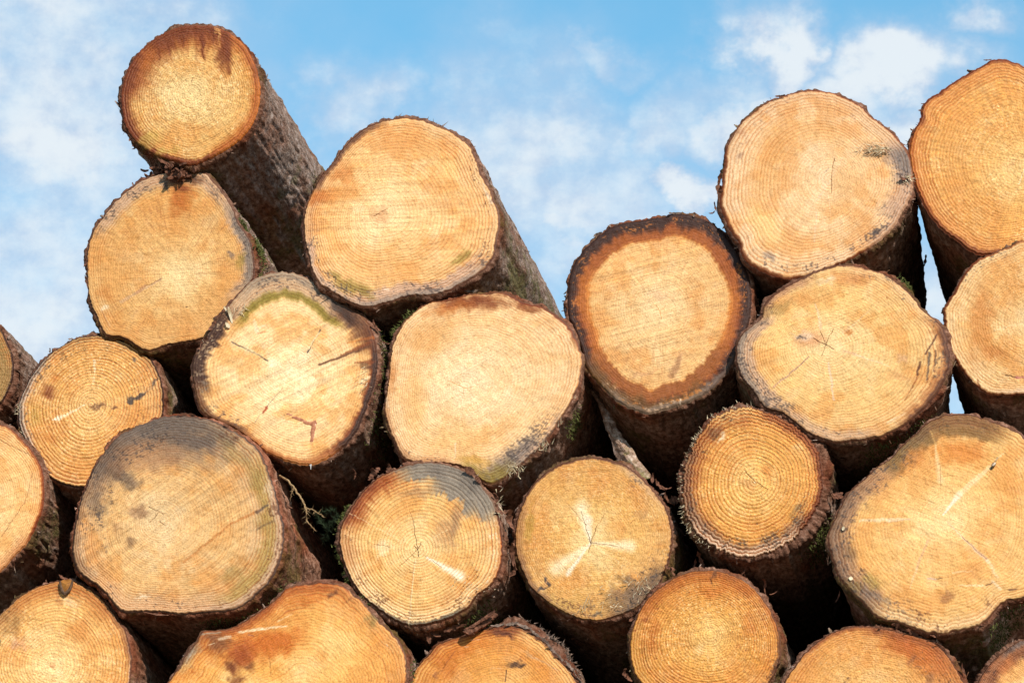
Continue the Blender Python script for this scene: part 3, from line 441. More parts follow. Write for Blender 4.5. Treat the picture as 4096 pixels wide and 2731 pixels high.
log('S', ZS, [(1180,310),(1300,285),(1440,270),(1560,270),(1660,300),(1740,370),(1830,450),(1920,560),(2020,660),(2110,740),(2160,830),(2190,940),(2200,1080),(2180,1220),(2130,1360),(2040,1500),(1880,1620),(1680,1700),(1440,1740),(1180,1740),(900,1700),(640,1640),(380,1560),(160,1440),(80,1320),(100,1200),(160,1110),(240,1000),(300,900),(370,800),(440,690),(560,680),(680,660),(800,600),(900,540),(1000,470),(1090,390)],
    (1250,1330), -.04, 'wide burl-shaped log at the bottom edge, swirling grain, rusty blotch, white resin line',
    N=40, rc=.62, swirl=1.0, tone=((248,206,138), (238,182,102), (222,150,72)),
    rim=[(60,150,52,(176,96,34),.7,.4,.1),(95,150,28,(140,76,36),.6,.5,.1),(10,70,60,(222,170,106),.4,.4,.1),(-10,12,30,(206,126,54),.7,.4,.2),(148,160,50,(150,140,130),.8,.5,.3),(0,360,8,UMBER,.75,.5,.3)],
    blob=[(1000,800,360,130,-.15,(200,112,36),.9),(560,820,150,110,-.6,(200,118,44),.7),(780,900,140,110,.2,(160,80,26),.85),(700,1000,70,80,.3,(120,64,28),.85),(840,990,60,50,.4,(112,64,30),.7),(740,1110,60,30,0,(120,70,34),.7),(600,800,90,70,-.7,(120,72,36),.75),(540,740,70,30,-.4,(130,86,56),.7),(1350,420,220,40,-.15,(200,116,40),.6),(1100,600,200,60,-.4,(206,136,60),.6),(1250,480,120,40,-.3,(190,112,44),.5),(1580,780,200,160,.3,(252,216,150),.5),(1900,600,60,40,.6,(120,110,60),.5),(940,700,160,40,-.1,(200,120,44),.6),(1000,1040,160,80,.1,(230,160,70),.5),(380,1040,24,20,0,DEEP,.8),(330,960,120,36,-.9,(240,190,110),.5),(650,1080,60,40,0,(246,206,140),.6),(1560,370,50,16,-.9,(110,66,36),.7),(1690,420,60,16,-.8,(120,70,36),.6)],
    seg=[(760,700,960,665,16,22,WHITE,.85),(960,665,1170,645,20,8,(250,226,196),.85),(590,760,680,740,16,22,(244,226,206),.8),(440,720,600,700,20,16,(170,160,150),.7),(500,810,550,798,5,6,WHITE,.7),(1090,610,1220,540,16,8,(250,216,170),.7),(840,720,880,730,14,12,(150,90,80),.6),(260,1130,420,830,5,8,(200,128,56),.5),(230,1130,370,860,4,6,(206,136,64),.5),(300,1130,460,860,4,6,(196,120,50),.5),(1020,900,1030,1060,3,4,UMBER,.6),(1920,860,2030,1000,4,3,(170,110,60),.4),(2020,800,2030,815,9,9,WHITE,.7)])
log('T', ZT, [(1080,490),(1180,470),(1290,470),(1400,500),(1500,570),(1620,660),(1700,760),(1790,850),(1860,930),(1920,1020),(1960,1150),(1960,1300),(1900,1450),(1760,1580),(1560,1670),(1300,1700),(1020,1690),(760,1640),(540,1540),(400,1400),(320,1240),(310,1100),(330,980),(370,880),(430,810),(500,740),(560,660),(660,610),(780,580),(900,540),(1000,510)],
    (1150,1180), .03, 'half-seen log at the bottom edge, thick flaky bark on its right shoulder, black smudge',
    N=30, rc=.55, micro=.5, radial=.5, bark=(10,[(20,85,36)]), tone=((242,188,104), (228,158,70), (214,138,52)),
    rim=[(10,75,60,(246,204,130),.5,.3,.2),(70,100,40,(130,70,30),.6,.5,.2),(110,180,26,(176,106,44),.7,.5,.2),(150,200,60,(236,180,96),.5,.4,.2),(0,360,8,UMBER,.75,.5,.3)],
    blob=[(1220,545,110,36,.35,(96,50,26),.85),(780,720,220,80,-.4,(206,120,36),.7),(700,860,140,110,0,(200,116,36),.55),(1320,835,64,30,-.15,(90,64,40),.85),(1380,850,30,22,0,(80,56,36),.8),(1000,650,100,60,0,(216,134,46),.5),(1620,640,120,30,.7,(220,170,90),.5),(1500,760,110,18,.5,(214,176,130),.5),(580,950,26,40,.2,(130,76,30),.6)],
    seg=[(640,870,750,715,14,9,(140,76,26),.6),(640,870,615,920,10,5,(140,76,26),.5),(1240,890,1230,1000,14,12,(96,66,36),.8),(900,610,980,600,9,7,(226,186,160),.7),(850,670,890,665,9,7,(230,190,160),.7),(1090,880,1180,870,6,5,(206,180,150),.6),(1085,915,1095,912,12,12,(250,206,130),.8),(1500,760,1720,890,7,9,(186,160,140),.5)])
log('U', ZU, [(960,430),(1060,440),(1200,460),(1350,500),(1500,540),(1600,590),(1680,660),(1750,760),(1800,850),(1850,930),(1890,1050),(1880,1200),(1820,1350),(1700,1470),(1540,1560),(1320,1610),(1080,1610),(840,1570),(640,1490),(480,1380),(360,1250),(290,1100),(280,960),(330,850),(400,750),(470,660),(560,580),(660,510),(780,460),(870,435)],
    (1080,1030), -.04, 'smooth orange log at the bottom edge under the huge right-hand log, darker rust flank',
    N=32, rc=.45, spark=.8, tone=((244,200,128), (232,172,94), (224,156,76)),
    rim=[(20,80,90,(196,108,36),.6,.5,.1),(100,150,22,(150,84,36),.7,.5,.2),(30,100,40,(150,82,34),.6,.5,.1),(-10,30,40,(180,110,50),.5,.6,.2),(0,360,7,UMBER,.75,.5,.3)],
    speck=[(-10,50,10,150,.45,(120,84,54))],
    blob=[(1450,700,180,110,.6,(196,108,36),.7),(1250,620,160,60,.3,(190,104,38),.55),(1650,820,120,90,.6,(190,112,50),.55),(850,890,24,20,0,(110,80,50),.8),(1240,915,30,16,0,(110,80,50),.6),(1400,720,30,60,.3,(150,96,56),.6),(1540,900,40,60,.3,(140,92,60),.5),(900,560,260,70,-.2,(232,170,92),.4),(1080,470,80,40,.2,(140,80,40),.6)])
log('V', ZU, [(2350,550),(2270,580),(2190,640),(2100,710),(2030,790),(1970,880),(1930,960),(1930,1100),(1990,1250),(2100,1370),(2260,1440),(2440,1440),(2600,1360),(2700,1220),(2720,1040),(2680,860),(2600,700),(2480,590)],
    (2400,1010), .0, 'sliver of a log in the bottom right corner with a brown cross-hatched band',
    N=28, rc=.6, radial=1.0, tone=(PALE, (240,192,120), (220,160,100)),
    rim=[(70,180,75,(140,90,56),.9,.2,.4),(90,190,40,(168,112,72),.6,.5,.2),(70,125,30,(120,104,96),.8,.5,.3),(0,360,8,UMBER,.75,.5,.3)],
    speck=[(80,180,0,90,.5,DARK)], blob=[(2200,760,60,90,.6,(206,130,70),.6)])
log('W', Z1, [(-90,1675),(0,1695),(45,1715),(90,1760),(130,1805),(165,1870),(175,1950),(170,2030),(140,2110),(100,2180),(50,2230),(0,2285),(-100,2330),(-220,2320),(-330,2240),(-390,2120),(-400,1980),(-360,1850),(-280,1750),(-180,1690)],
    (-80,1990), -.02, 'pale log cut off by the left edge with a long thin crack',
    N=32, rc=.45, tone=(PALE, (244,198,130), (240,192,124)),
    rim=[(-60,60,14,DEEP,.75,.5,.2),(30,80,8,(226,190,140),.6,.3,.3),(0,360,8,RUST,.7,.5,.3),(-80,-40,40,(206,150,96),.6,.5,.2)],
    seg=[(0,1760,60,1790,2,2,UMBER,.6),(60,1790,140,1830,3,2,UMBER,.6),(20,2120,100,2010,2,3,UMBER,.7),(100,2010,130,1890,2,2,UMBER,.6),(0,2150,20,2120,2,2,UMBER,.6)])
log('X', Z1, [(-90,1260),(-40,1278),(0,1310),(27,1365),(46,1411),(54,1464),(50,1510),(34,1556),(15,1595),(0,1613),(-80,1660),(-190,1640),(-270,1560),(-290,1450),(-260,1340),(-190,1270)],
    (-110,1460), .05, 'sliver of a mossy yellow-green log end at the left edge',
    N=20, rc=.6, spark=.9, bark=(16,[]), tone=((216,176,116), (196,156,92), (180,142,88)),
    rim=[(-90,90,90,(160,128,72),.7,.3,.1),(0,90,40,(186,128,60),.5,.6,.2),(0,360,8,DARK,.8,.5,.3)],
    speck=[(-90,90,0,100,.4,(214,190,130)),(-90,90,0,100,.35,(120,96,40))])

# ------------------------------------------------------------------ building one log
GROUP = 'sawn logs stacked in the pile'
NTH, NT_ = 560, 150
SH = {}
def outline(P, pith, n):
    P = np.asarray(P)
    d = []
    m = len(P)
    for i in range(m):                               # closed Catmull-Rom through the measured points
        p0, p1, p2, p3 = P[i-1], P[i], P[(i+1) % m], P[(i+2) % m]
        for u in np.linspace(0, 1, 12, endpoint=False):
            d.append(.5*((2*p1)+(-p0+p2)*u+(2*p0-5*p1+4*p2-p3)*u*u+(-p0+3*p1-3*p2+p3)*u**3))
    d = np.array(d)-pith
    th = np.arctan2(-d[:, 1], d[:, 0]); r = np.hypot(d[:, 0], d[:, 1])
    o = np.argsort(th); th, r = th[o], r[o]
    g = np.arange(n)*2*math.pi/n
    return np.interp(((g+math.pi) % (2*math.pi))-math.pi, np.r_[th[-1]-2*math.pi, th, th[0]+2*math.pi], np.r_[r[-1], r, r[0]])
def smooth_ring(r, k):
    f = np.fft.rfft(r); w = np.exp(-(np.arange(len(f))/k)**2); return np.fft.irfft(f*w, len(r))
def awin(deg, a0, a1, soft=9):
    mid, half = (a0+a1)/2, (a1-a0)/2
    if half >= 179: return np.ones_like(deg)
    d = np.abs((deg-mid+180) % 360-180)
    return 1-ss(half-soft, half+soft, d)
def paint_face(key, L, PX, PY, T, TH, Rr):
    c = L['cfg']; sd = (ord(key[0])*131) % 9973
    x0, y0, s = L['win']; zx, zy = (PX-x0)*s, (PY-y0)*s     # the marks' own measure
    depth = (1-T)*Rr; deg = np.degrees(TH)
    c0, c1, c2 = [np.array(q, float) for q in c['tone']]
    lf = fbm(PX/120, PY/120, sd+1, 4); mf = fbm(PX/34, PY/34, sd+2, 4)
    k1 = ss(-.05, .75, T+(lf-.5)*.55)[..., None]; k2 = ss(.60, 1.0, T+(lf-.5)*.3)[..., None]
    C = c0*(1-k1)+c1*k1; C = C*(1-k2)+c2*k2
    def mix(col, a):
        nonlocal C
        a = np.clip(a, 0, 1)[..., None]; C = C*(1-a)+np.array(col, float)*a
    mix((222, 152, 76), ss(.44, .70, fbm(PX/75, PY/75, sd+2, 3))*.50*c.get('mott', 1)*ss(.15, .45, T)); mix((226, 158, 84), ss(.5, .72, mf)*.14); mix(WHITE, ss(.55, .75, fbm(PX/60+7, PY/60, sd+3, 3))*.12+.06*(1-ss(.0, .45, T)))
    H = (fbm(PX/18, PY/18, sd+4, 3)-.5)*.0014+(fbm(PX/90, PY/90, sd+44, 2)-.5)*.0016
    # growth rings
    N, rc = c['N'], c['rc']
    tw = T+.035*(n2d(T*7, T*0+1.5, sd)-.5)+.010*(fbm(PX/90, PY/90, sd+5, 3)-.5)+.0035*(n2d(PX/16, PY/16, sd+9)-.5)
    if c.get('swirl'):
        tw = tw+.10*(fbm(PX/190, PY/110, sd+6, 3)-.5)+.02*(fbm(PX/40, PY/30, sd+8, 2)-.5)
    ph = tw*N; ring = np.floor(ph); fr = ph-ring
    rs = .45+.75*h32(ring, sd)
    late = ss(.42, .90, fr)*(1-ss(.94, 1.0, fr))*rs
    fade = .55+.45*fbm(PX/70, PY/70, sd+12, 3)*2*.6
    late = late*fade*(.62+.85*T*T)
    early = (1-ss(.0, .4, fr))*(.6+.8*h32(ring, sd+2))
    H += -late*.0011*rc
    # saw marks and ray lines
    ga, gs = c.get('grain', (((sd % 100)/100-.5)*1.4, .3))
    u, v = PX*math.cos(ga)+PY*math.sin(ga), -PX*math.sin(ga)+PY*math.cos(ga)
    st = fbm(u/160, v/5.5, sd+20, 3)-.5; st2 = fbm(u/420, v/22, sd+21, 2)-.5
    B = 1+gs*(st*.26+st2*.14); H += st*.0022*gs
    rr = T*Rr
    rl = n2d(np.cos(TH)*38+50, np.sin(TH)*38+rr/300, sd+22)-.5; rl2 = n2d(np.cos(TH)*90+50, np.sin(TH)*90+rr/120, sd+23)-.5
    rad = c.get('radial', .25); B *= 1+(rl*.12+rl2*.14)*(.02+rad*.8)*ss(.1, .5, T)
    # glints of torn fibre painted in as pale specks, pits as dark ones
    sp = .7*c.get('spark', .1); g1 = h32(np.floor(PX/4.6), np.floor(PY/4.2), sd+30); g2 = fbm(PX/8, PY/8, sd+31, 2)
    keep = ss(.35, .6, fbm(PX/95, PY/95, sd+32, 2))*(.35+.65*ss(.1, .45, T))
    mix((255, 244, 216), ((g1 > .80)*(g2 > .5))*.55*sp*keep); mix((150, 84, 34), ((g1 < .14)*(g2 < .52))*.40*sp*keep)
    B *= 1+(g2-.5)*.24*(.12+sp)
    H += (h32(np.floor(PX/5), np.floor(PY/5), sd+33)-.5)*.0006*(.2+sp)
    mk = c.get('micro', .15)                          # short drying checks along the rays
    nn = n2d(np.cos(TH)*95+290, np.sin(TH)*95+np.floor(T*13+3*n2d(TH*8, T*0, sd))*17.3, sd+40)
    mix((150, 88, 48), ss(.74, .80, nn)*ss(.10, .25, T)*(1-ss(.8, .9, T))*.34*mk)
    C = C*B[..., None]; cov = np.zeros_like(T)
    for (a0, a1, w, col, stg, streak, sharp) in c.get('rim', []):
        nz = fbm(np.cos(TH)*7+30, np.sin(TH)*7+T*1.3, sd+int(w)+int(a0) % 77, 3)-.5
        nz2 = n2d(np.cos(TH)*34+30, np.sin(TH)*34, sd+50+int(w))-.5
        we = w*np.maximum(.15, 1+(nz*1.4+nz2*.8)*(.02+streak*.9))*1.2
        lo = we*min(.95, .2+.8*sharp)
        tex = .84+.44*fbm(PX/17, PY/17, sd+60+int(w), 3)
        ra = (1-ss(lo, we, depth))*awin(deg, a0, a1)*np.clip(stg*1.22*tex, 0, .97); mix(col, ra)
        if sharp >= .85: cov = np.maximum(cov, ra)
    wx = (fbm(PX/26, PY/26, sd+70, 3)-.5); wy = (fbm(PX/26+40, PY/26, sd+71, 3)-.5)
    for (bx, by, rx, ry, rot, col, stg) in c.get('blob', []):
        dx, dy = zx-bx+wx*s*42, zy-by+wy*s*42
        a = dx*math.cos(rot)+dy*math.sin(rot); b = -dx*math.sin(rot)+dy*math.cos(rot)
        q = np.sqrt((a/rx)**2+(b/ry)**2)
        mix(col, (1-ss(.25, 1.45, q+(mf-.5)*.9))*stg*1.1)
    for (a0, a1, d0, d1, am, col) in c.get('speck', []):
        nn = fbm(PX/7.5+13, PY/6.5, sd+80+int(d1), 3); gate = fbm(PX/55, PY/55, sd+81+int(a0) % 50, 3)
        mix(col, ss(.70-.22*am, .78-.22*am, nn*.62+gate*.38)*ss(d0-4, d0+6, depth)*(1-ss(d1*.7, d1*1.1, depth))*awin(deg, a0, a1, 14)*.62)
    jx = (n2d(PX/9, PY/9, sd+90)-.5)*s*3.5+wx*s*9; jy = (n2d(PX/9+31, PY/9, sd+91)-.5)*s*3.5+wy*s*9
    for (ax, ay, bx, by, w0, w1, col, stg) in c.get('seg', []):
        ex, ey = bx-ax, by-ay; l2 = ex*ex+ey*ey+1e-6
        qx, qy = zx+jx, zy+jy
        tt = np.clip(((qx-ax)*ex+(qy-ay)*ey)/l2, 0, 1)
        dd = np.hypot(qx-ax-tt*ex, qy-ay-tt*ey); w = np.maximum((w0+(w1-w0)*tt)*.5, 1.25*s)
        if sum(col) > 640 and max(w0, w1) > 6: w = w*1.4; stg = min(.95, stg*(1.3 if max(w0, w1) > 30 else .84))
        a = (1-ss(.0 if max(w0, w1) > 30 else .45, 1.3, dd/w))*stg*(1.15 if max(w0, w1) > 30 else 1)
        mix(col, a*(.82 if sum(col) < 330 and max(w0, w1) <= 6 else 1))
        if sum(col) < 330 and max(w0, w1) < 12: H = H-a*.0012
    # the rings show through stain and dirt alike
    lk = late*np.clip(.14+1.15*rc*min(1, .65+.5*rc)+.25*ss(.72, .92, T), 0, 1.2)*(1-.8*cov)
    C = C*(1-lk[..., None]*np.array([.14, .26, .37]))
    C = C+(np.array([255, 246, 224.])-C)*(early*(.14*rc+.07*ss(.72, .92, T))*(1-cov))[..., None]
    C = C*(1+(n2d(PX/3.1, PY/3.1, sd+95)-.5)*.16)[..., None]
    bv = (h32(sd, 1)-.5)*.05; tv = np.array([bv, bv+(h32(sd, 2)-.5)*.015, bv+(h32(sd, 3)-.5)*.06])+1; C = 255*(np.clip(C, 0, 255)/255)**np.array([1.02, 1.05, 1.06])*np.array([1.0, .966, .945])*tv; return np.clip(C, 4, 255), H

ALB = 0.89                                            # display tone of sunlit wood -> reflectance
def build_log(key):
    L = LOGS[key]; c = L['cfg']; sd = ord(key[0])*7+3
    rng = random.Random(sd)
    pith = L['pith']; Y = L['dep']*.5
    ta, tb = c.get('tilt', ((rng.random()-.5)*.10, (rng.random()-.5)*.10))
    th = np.arange(NTH)*2*math.pi/NTH
    R0 = outline(L['pts'], pith, NTH)
    jag = c.get('jag', .006)
    R0 = R0*(1+(n2d(np.cos(th)*22+9, np.sin(th)*22, sd)-.5)*2*jag+(n2d(np.cos(th)*55+9, np.sin(th)*55, sd+1)-.5)*2*jag)
    Rs = smooth_ring(R0, 5)
    T = np.linspace(0, 1, NT_)[:, None]*np.ones((1, NTH)); T[0] = .004
    TH = np.ones((NT_, 1))*th[None]
    k = T**2.2; Rr = Rs[None]*(1-k)+R0[None]*k
    Rc = Rs.mean(); k0 = ss(0, .5, T); Rr = (Rc*.5+Rs[None]*.5)*(1-k0)+Rr*k0 if R0.min() > .45*Rc else Rr
    PX = pith[0]+T*Rr*np.cos(TH); PY = pith[1]-T*Rr*np.sin(TH)
    org = at(np.array([pith[0]]), np.array([pith[1]]), Y)[0]
    Pw = at(PX, PY, Y, ta, tb, org)-org
    C, H = paint_face(key, L, PX, PY, T, TH, Rr)
    edge = ss(.965, 1.0, T)
    Pw[..., 1] -= 1.35*H*(1-edge*.7); Pw[..., 1] += edge**2*.004
    root = empty('log', org, L['label'], 'log', GROUP)
    V = Pw.reshape(-1, 3)
    i, j = np.meshgrid(np.arange(NTH), np.arange(NT_-1)); a = (j*NTH+i).ravel(); b = (j*NTH+(i+1) % NTH).ravel()
    quads = np.stack([a, a+NTH, b+NTH, b], 1)
    Vc = np.concatenate([V, V[:NTH].mean(0, keepdims=True)])
    tri = np.stack([np.full(NTH, len(V)), np.arange(NTH), (np.arange(NTH)+1) % NTH], 1)
    col = lin(C.reshape(-1, 3))*ALB; col = np.concatenate([col, col[:NTH].mean(0, keepdims=True)])
    make_mesh('cut_face', Vc, [quads, tri], 'cut_wood', root, col)
    # bark: swept along the trunk away from the cut
    n = 336
    g = np.arange(n)*2*math.pi/n
    pt = Pw[-1]; ti = np.arange(NTH)*2*math.pi/NTH
    E = np.stack([np.interp(g, np.r_[ti, 2*math.pi], np.r_[pt[:, q], pt[0, q]]) for q in range(3)], 1)
    cen = E.mean(0); D = E-cen; rad = np.hypot(D[:, 0], D[:, 2]); nrm = np.stack([D[:, 0]/rad, np.zeros(n), D[:, 2]/rad], 1)
    mean_r = smooth_ring(rad, 4)
    bt = np.full(n, 11.0); bk = c.get('bark', (11, []))
    bt[:] = bk[0]
    for (a0, a1, w) in bk[1]: bt += awin(np.degrees(g), a0, a1, 10)*(w-bk[0])
    bt = bt*.00052
    LEN = 4.0+rng.random()*.4
    ss_ = np.concatenate([[0, 0.0005, .002, .006], np.linspace(.012, .75, 92), np.linspace(.78, LEN, 60)])
    tap = c.get('taper', .012+rng.random()*.015); dx, dz = c.get('lean', ((rng.random()-.5)*.03, (rng.random()-.5)*.02))
    S = ss_[:, None]*np.ones((1, n)); G = np.ones((len(ss_), 1))*g[None]
    cg, sg = np.cos(G)*mean_r.mean(), np.sin(G)*mean_r.mean()
    ridge = np.abs(n3d(cg*58, sg*58, S*15, sd)-.5)*2; scale_ = n3d(cg*26, sg*26, S*8, sd+3); fine = n3d(cg*190, sg*190, S*60, sd+5)
    blk = n3d(cg*14, sg*14, S*3.5, sd+6)
    dsp = (ridge-.35)*.0046+(scale_-.5)*.0070+(fine-.5)*.0032+(blk-.5)*.009*np.minimum(1, S*6)
    loose = np.maximum(0, n3d(cg*60, sg*60, S*26, sd+8)-.70)*.016      # lifted scales
    dsp = dsp+loose
    on = ss(0, .004, S)
    shp = np.minimum(1, S/1.2); RR = rad[None]*(1-shp*.5)+mean_r.mean()*shp*.5
    rr_ = RR*(1-tap*S)+(bt[None]*(.75+.5*n3d(cg*40, sg*40, S*0, sd+9))*np.minimum(1, on)+dsp*on)
    rag = (n2d(np.cos(g)*26+3, np.sin(g)*26, sd+11)-.5)*.007+(n2d(np.cos(g)*70+3, np.sin(g)*70, sd+12)-.5)*.007+.0015
    off = E[:, 1][None]*(1-ss(.0, .25, S))+cen[1]*ss(.0, .25, S)
    yy = S+off+rag[None]*(1-ss(.006, .08, S))*ss(.0, .002, S)
    VX = cen[0]+nrm[:, 0][None]*rr_+dx*S; VZ = cen[2]+nrm[:, 2][None]*rr_+dz*S-.012*S*S*(rng.random()-.3)
    V = np.stack([VX, yy, VZ], -1)
    V[0] = E+np.array([0, .0006, 0])-nrm*.0015
    nl = len(ss_)
    i, j = np.meshgrid(np.arange(n), np.arange(nl-1)); a = (j*n+i).ravel(); b = (j*n+(i+1) % n).ravel()
    quads = np.stack([a, a+n, b+n, b], 1)
    Vf = np.concatenate([V.reshape(-1, 3), V[-1].mean(0, keepdims=True)])
    tri = np.stack([np.full(n, nl*n), (nl-1)*n+np.arange(n), (nl-1)*n+(np.arange(n)+1) % n], 1)
    # lifted crumbs of bark along the cut rim and on the trunk
    mb = MB()
    for q in range(c.get('crumbs', 60)):
        ii = rng.randrange(n); jj = rng.choice([3, 4, 5, 6, 8, 10, 14, 20, 28, 40, 60, 80]) if rng.random() < .75 else rng.randrange(4, 120)
        p = V[jj, ii]; nv = nrm[ii]; tg = np.array([-nv[2], 0, nv[0]])
        Lk = .006+rng.random()**2*.022
        ax = np.array([0, 1, 0])*(rng.random()-.3)*1.4+nv*(rng.random()*.9)+tg*(rng.random()-.5)*1.2
        mb.flake(p+nv*.001, ax, nv+tg*(rng.random()-.5), Lk, Lk*(.15+.3*rng.random()), .0010, .3*(rng.random()-.3), .45, 4, rng)
    FV = np.concatenate(mb.v); FQ = np.array(mb.q)+len(Vf)
    tone = np.ones((len(Vf)+len(FV), 3)); tb_ = np.array(c.get('barktone', (1, 1, 1)))*(.85+.3*rng.random())
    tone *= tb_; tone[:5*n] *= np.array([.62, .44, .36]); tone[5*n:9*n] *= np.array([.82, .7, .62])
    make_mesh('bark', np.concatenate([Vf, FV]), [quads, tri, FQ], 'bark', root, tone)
    SH[key] = dict(root=root, org=org, V=V, nrm=nrm, g=g, Y=Y, E=E)
    return root
for key in LOGS: build_log(key)

def P3(win, x, y, dep):                              # a measured point at a given depth into the pile
    return at(np.array([win[0]+x/win[2]]), np.array([win[1]+y/win[2]]), dep)[0]

# ------------------------------------------------------------------ parts of single logs: moss, loose bark, splinters, knots, resin
PXM = DIST/FPX                                       # one photo pixel in metres at the pile
def child(mb, name, mat, key, sub=False):
    L = SH[key]; par = L['root']
    if sub: par = [o for o in par.children if o.name.startswith('cut_face')][0]
    o = mb.build(name, mat, par, origin=L['org']); return o
def idir(dx, dy):                                    # a direction seen in the picture, dy down
    v = RIGHT*dx-UP*dy; return v/np.linalg.norm(v)
def clumps(blades, name, mat, key, rng, gap=.011, least=5):
    P = np.array([b[0] for b in blades]); left = np.ones(len(P), bool)
    while left.any():
        grp = [int(np.flatnonzero(left)[0])]; left[grp[0]] = False; k = 0
        while k < len(grp):
            near = np.flatnonzero(left & (np.linalg.norm(P-P[grp[k]], axis=1) < gap)); left[near] = False; grp += near.tolist(); k += 1
        if len(grp) >= least:
            mb = MB()
            for i in grp: mb.blade(*blades[i], rng)
            child(mb, name, mat, key)
def moss(key, spots, seed=1, mat='moss', size=.007):
    L = SH[key]; V, nrm = L['V'], L['nrm']; rng = random.Random(seed); n = len(nrm)
    for (a, s0, s1, da, cnt) in spots:
        bl = []
        rows = [j for j in range(3, V.shape[0]) if s0 <= V[j, 0, 1]-V[1, 0, 1] <= s1] or [4]
        for q in range(cnt):
            ii = int((a+rng.gauss(0, da))/360*n) % n; jj = rng.choice(rows)
            p = V[jj, ii]+L['org']; nv = nrm[ii]
            d = nv*(.4+rng.random())+np.array([rng.gauss(0, .6), rng.gauss(-.2, .6), rng.gauss(-.1, .6)])
            d = d/np.linalg.norm(d)*size*(.5+rng.random()); bl.append((p+np.array([rng.gauss(0, .003), rng.gauss(0, .004), rng.gauss(0, .003)]), d, .0011+.0008*rng.random()))
        clumps(bl, 'moss', mat, key, rng, .013, 12)
moss('B', [(40, 0, .06, 3, 160), (20, 0, .08, 5, 320), (-2, 0, .08, 4, 200)], 2)
moss('M', [(200, -.01, .05, 3, 160), (155, -.01, .05, 5, 260), (183, 0, .04, 3, 90), (312, .03, .28, 8, 900)], 3)
moss('E', [(128, 0, .05, 4, 160), (140, 0, .05, 3, 90), (-14, .03, .14, 3, 200)], 4)
moss('H', [(300, .02, .22, 6, 420), (320, .02, .2, 6, 300), (38, 0, .03, 3, 90)], 5)
moss('O', [(322, .03, .2, 7, 520)], 6)
moss('P', [(300, .02, .22, 6, 420), (318, .01, .2, 5, 300)], 7)
moss('D', [(10, .01, .12, 14, 300), (335, .03, .2, 10, 300), (48, 0, .04, 4, 120)], 8)
moss('L', [(305, .02, .2, 10, 500), (330, .05, .3, 8, 400)], 9)
moss('S', [(58, -.004, .03, 2, 200), (18, 0, .05, 3, 60)], 10)
moss('T', [(48, 0, .06, 14, 240)], 11, 'grey_bark')
def loose(key, items, mat='bark_scrap', seed=1):
    rng = random.Random(seed)
    for (win, x, y, dx, dy, ln, wd, dep, curl) in items:
        mb = MB()
        p = P3(win, x, y, SH[key]['Y']+dep); k = PXM/win[2]
        ax = idir(dx, dy)+np.array([0, rng.random()*.5-.1, 0]); up = np.array([rng.gauss(0, .4), -1, rng.gauss(0, .4)])
        mb.flake(p, ax, up, ln*k*.85, wd*k*.62, .0016, curl*1.2, .62, 9, rng)
        child(mb, 'loose_bark', mat, key)
loose('M', [(ZM,345,270,.3,-1,110,70,.0,.5),(ZM,380,250,.5,-1,90,50,.0,-.4),(ZM,470,225,.1,-1,80,50,.0,.5),(ZM,620,190,1,-.3,120,50,.01,.3),(ZM,1070,245,.6,.4,110,80,-.012,.4),(ZM,1130,310,.5,.7,80,50,-.01,.3),
    (ZM,1260,450,.2,1,110,60,.0,.5),(ZM,1310,545,1,-.1,130,50,.0,.4),(ZM,1370,610,.2,1,180,80,.01,.6),(ZM,1385,860,.05,1,230,60,.02,.3),(ZM,1340,760,.2,1,160,50,.01,-.4),(ZM,1390,980,-.4,1,120,60,.03,.4),
    (ZM,700,1420,1,.3,160,60,.03,.3),(ZM,640,1400,.2,1,90,40,.02,.4),(ZM,800,1440,.8,.5,130,50,.03,.3),(ZM,960,1400,1,-.3,200,50,.03,.2),(ZM,760,1480,.5,.9,90,40,.03,.5)], seed=3)
loose('G', [(ZG,140,800,-.15,1,190,50,-.004,.25),(ZG,150,880,-.1,1,160,44,-.006,.2),(ZG,112,970,.2,1,90,22,.0,.5),(ZG,90,1015,-1,.3,60,14,.0,.5),(ZG,590,155,1,-.15,90,34,.0,.3),(ZG,190,1130,.2,1,110,30,.01,.3),
    (ZG,1500,760,.8,.2,80,40,-.004,.6),(ZG,1590,1130,.1,1,60,24,.25,.5),(ZG,1605,1250,.3,1,80,20,.3,.5),(ZG,1620,1400,-.1,1,70,16,.4,.5),(ZG,1330,1390,.4,-1,110,60,.12,.5),(ZG,1270,1400,.9,-.5,110,50,.1,.4)], seed=4)
loose('C', [(ZC,1405,570,.3,-1,60,14,.05,.4),
    (ZC,1510,820,.7,.2,60,30,.12,.3),(ZC,1280,1330,1,-.05,120,30,.03,.4)], 'grey_bark', 5)
loose('N', [(ZN,1125,300,.0,-1,90,30,.01,.4),(ZN,1180,350,.5,.5,130,44,.005,.4),(ZN,1225,370,1,.1,90,22,.0,.5),(ZN,1240,450,.6,.8,130,60,.015,.4),(ZN,1290,460,1,-.3,110,90,.02,.5),(ZN,1270,985,.5,.9,80,30,.0,.5),(ZN,1250,960,1,.4,100,40,.0,.4)], seed=6)
loose('F', [(ZF,1005,105,.3,-1,36,26,.004,.3),(ZF,440,178,1,-.2,90,30,.004,.3),(ZF,330,240,1,-.6,80,30,.004,.3),(ZF,105,760,.1,1,130,34,.01,.3),(ZF,870,92,1,-.1,110,26,.004,.3),(ZF,250,340,.7,-.8,80,26,.004,.3)], 'grey_bark', 7)
loose('I', [(ZI,193,250,-.9,.3,30,9,.0,.5),(ZI,160,335,-1,-.3,30,12,.0,.5),(ZI,210,880,-.15,1,60,16,.35,.4),(ZI,470,42,1,-.2,44,8,.0,.3),(ZI,202,225,-1,.1,24,8,.0,.5)], seed=8)
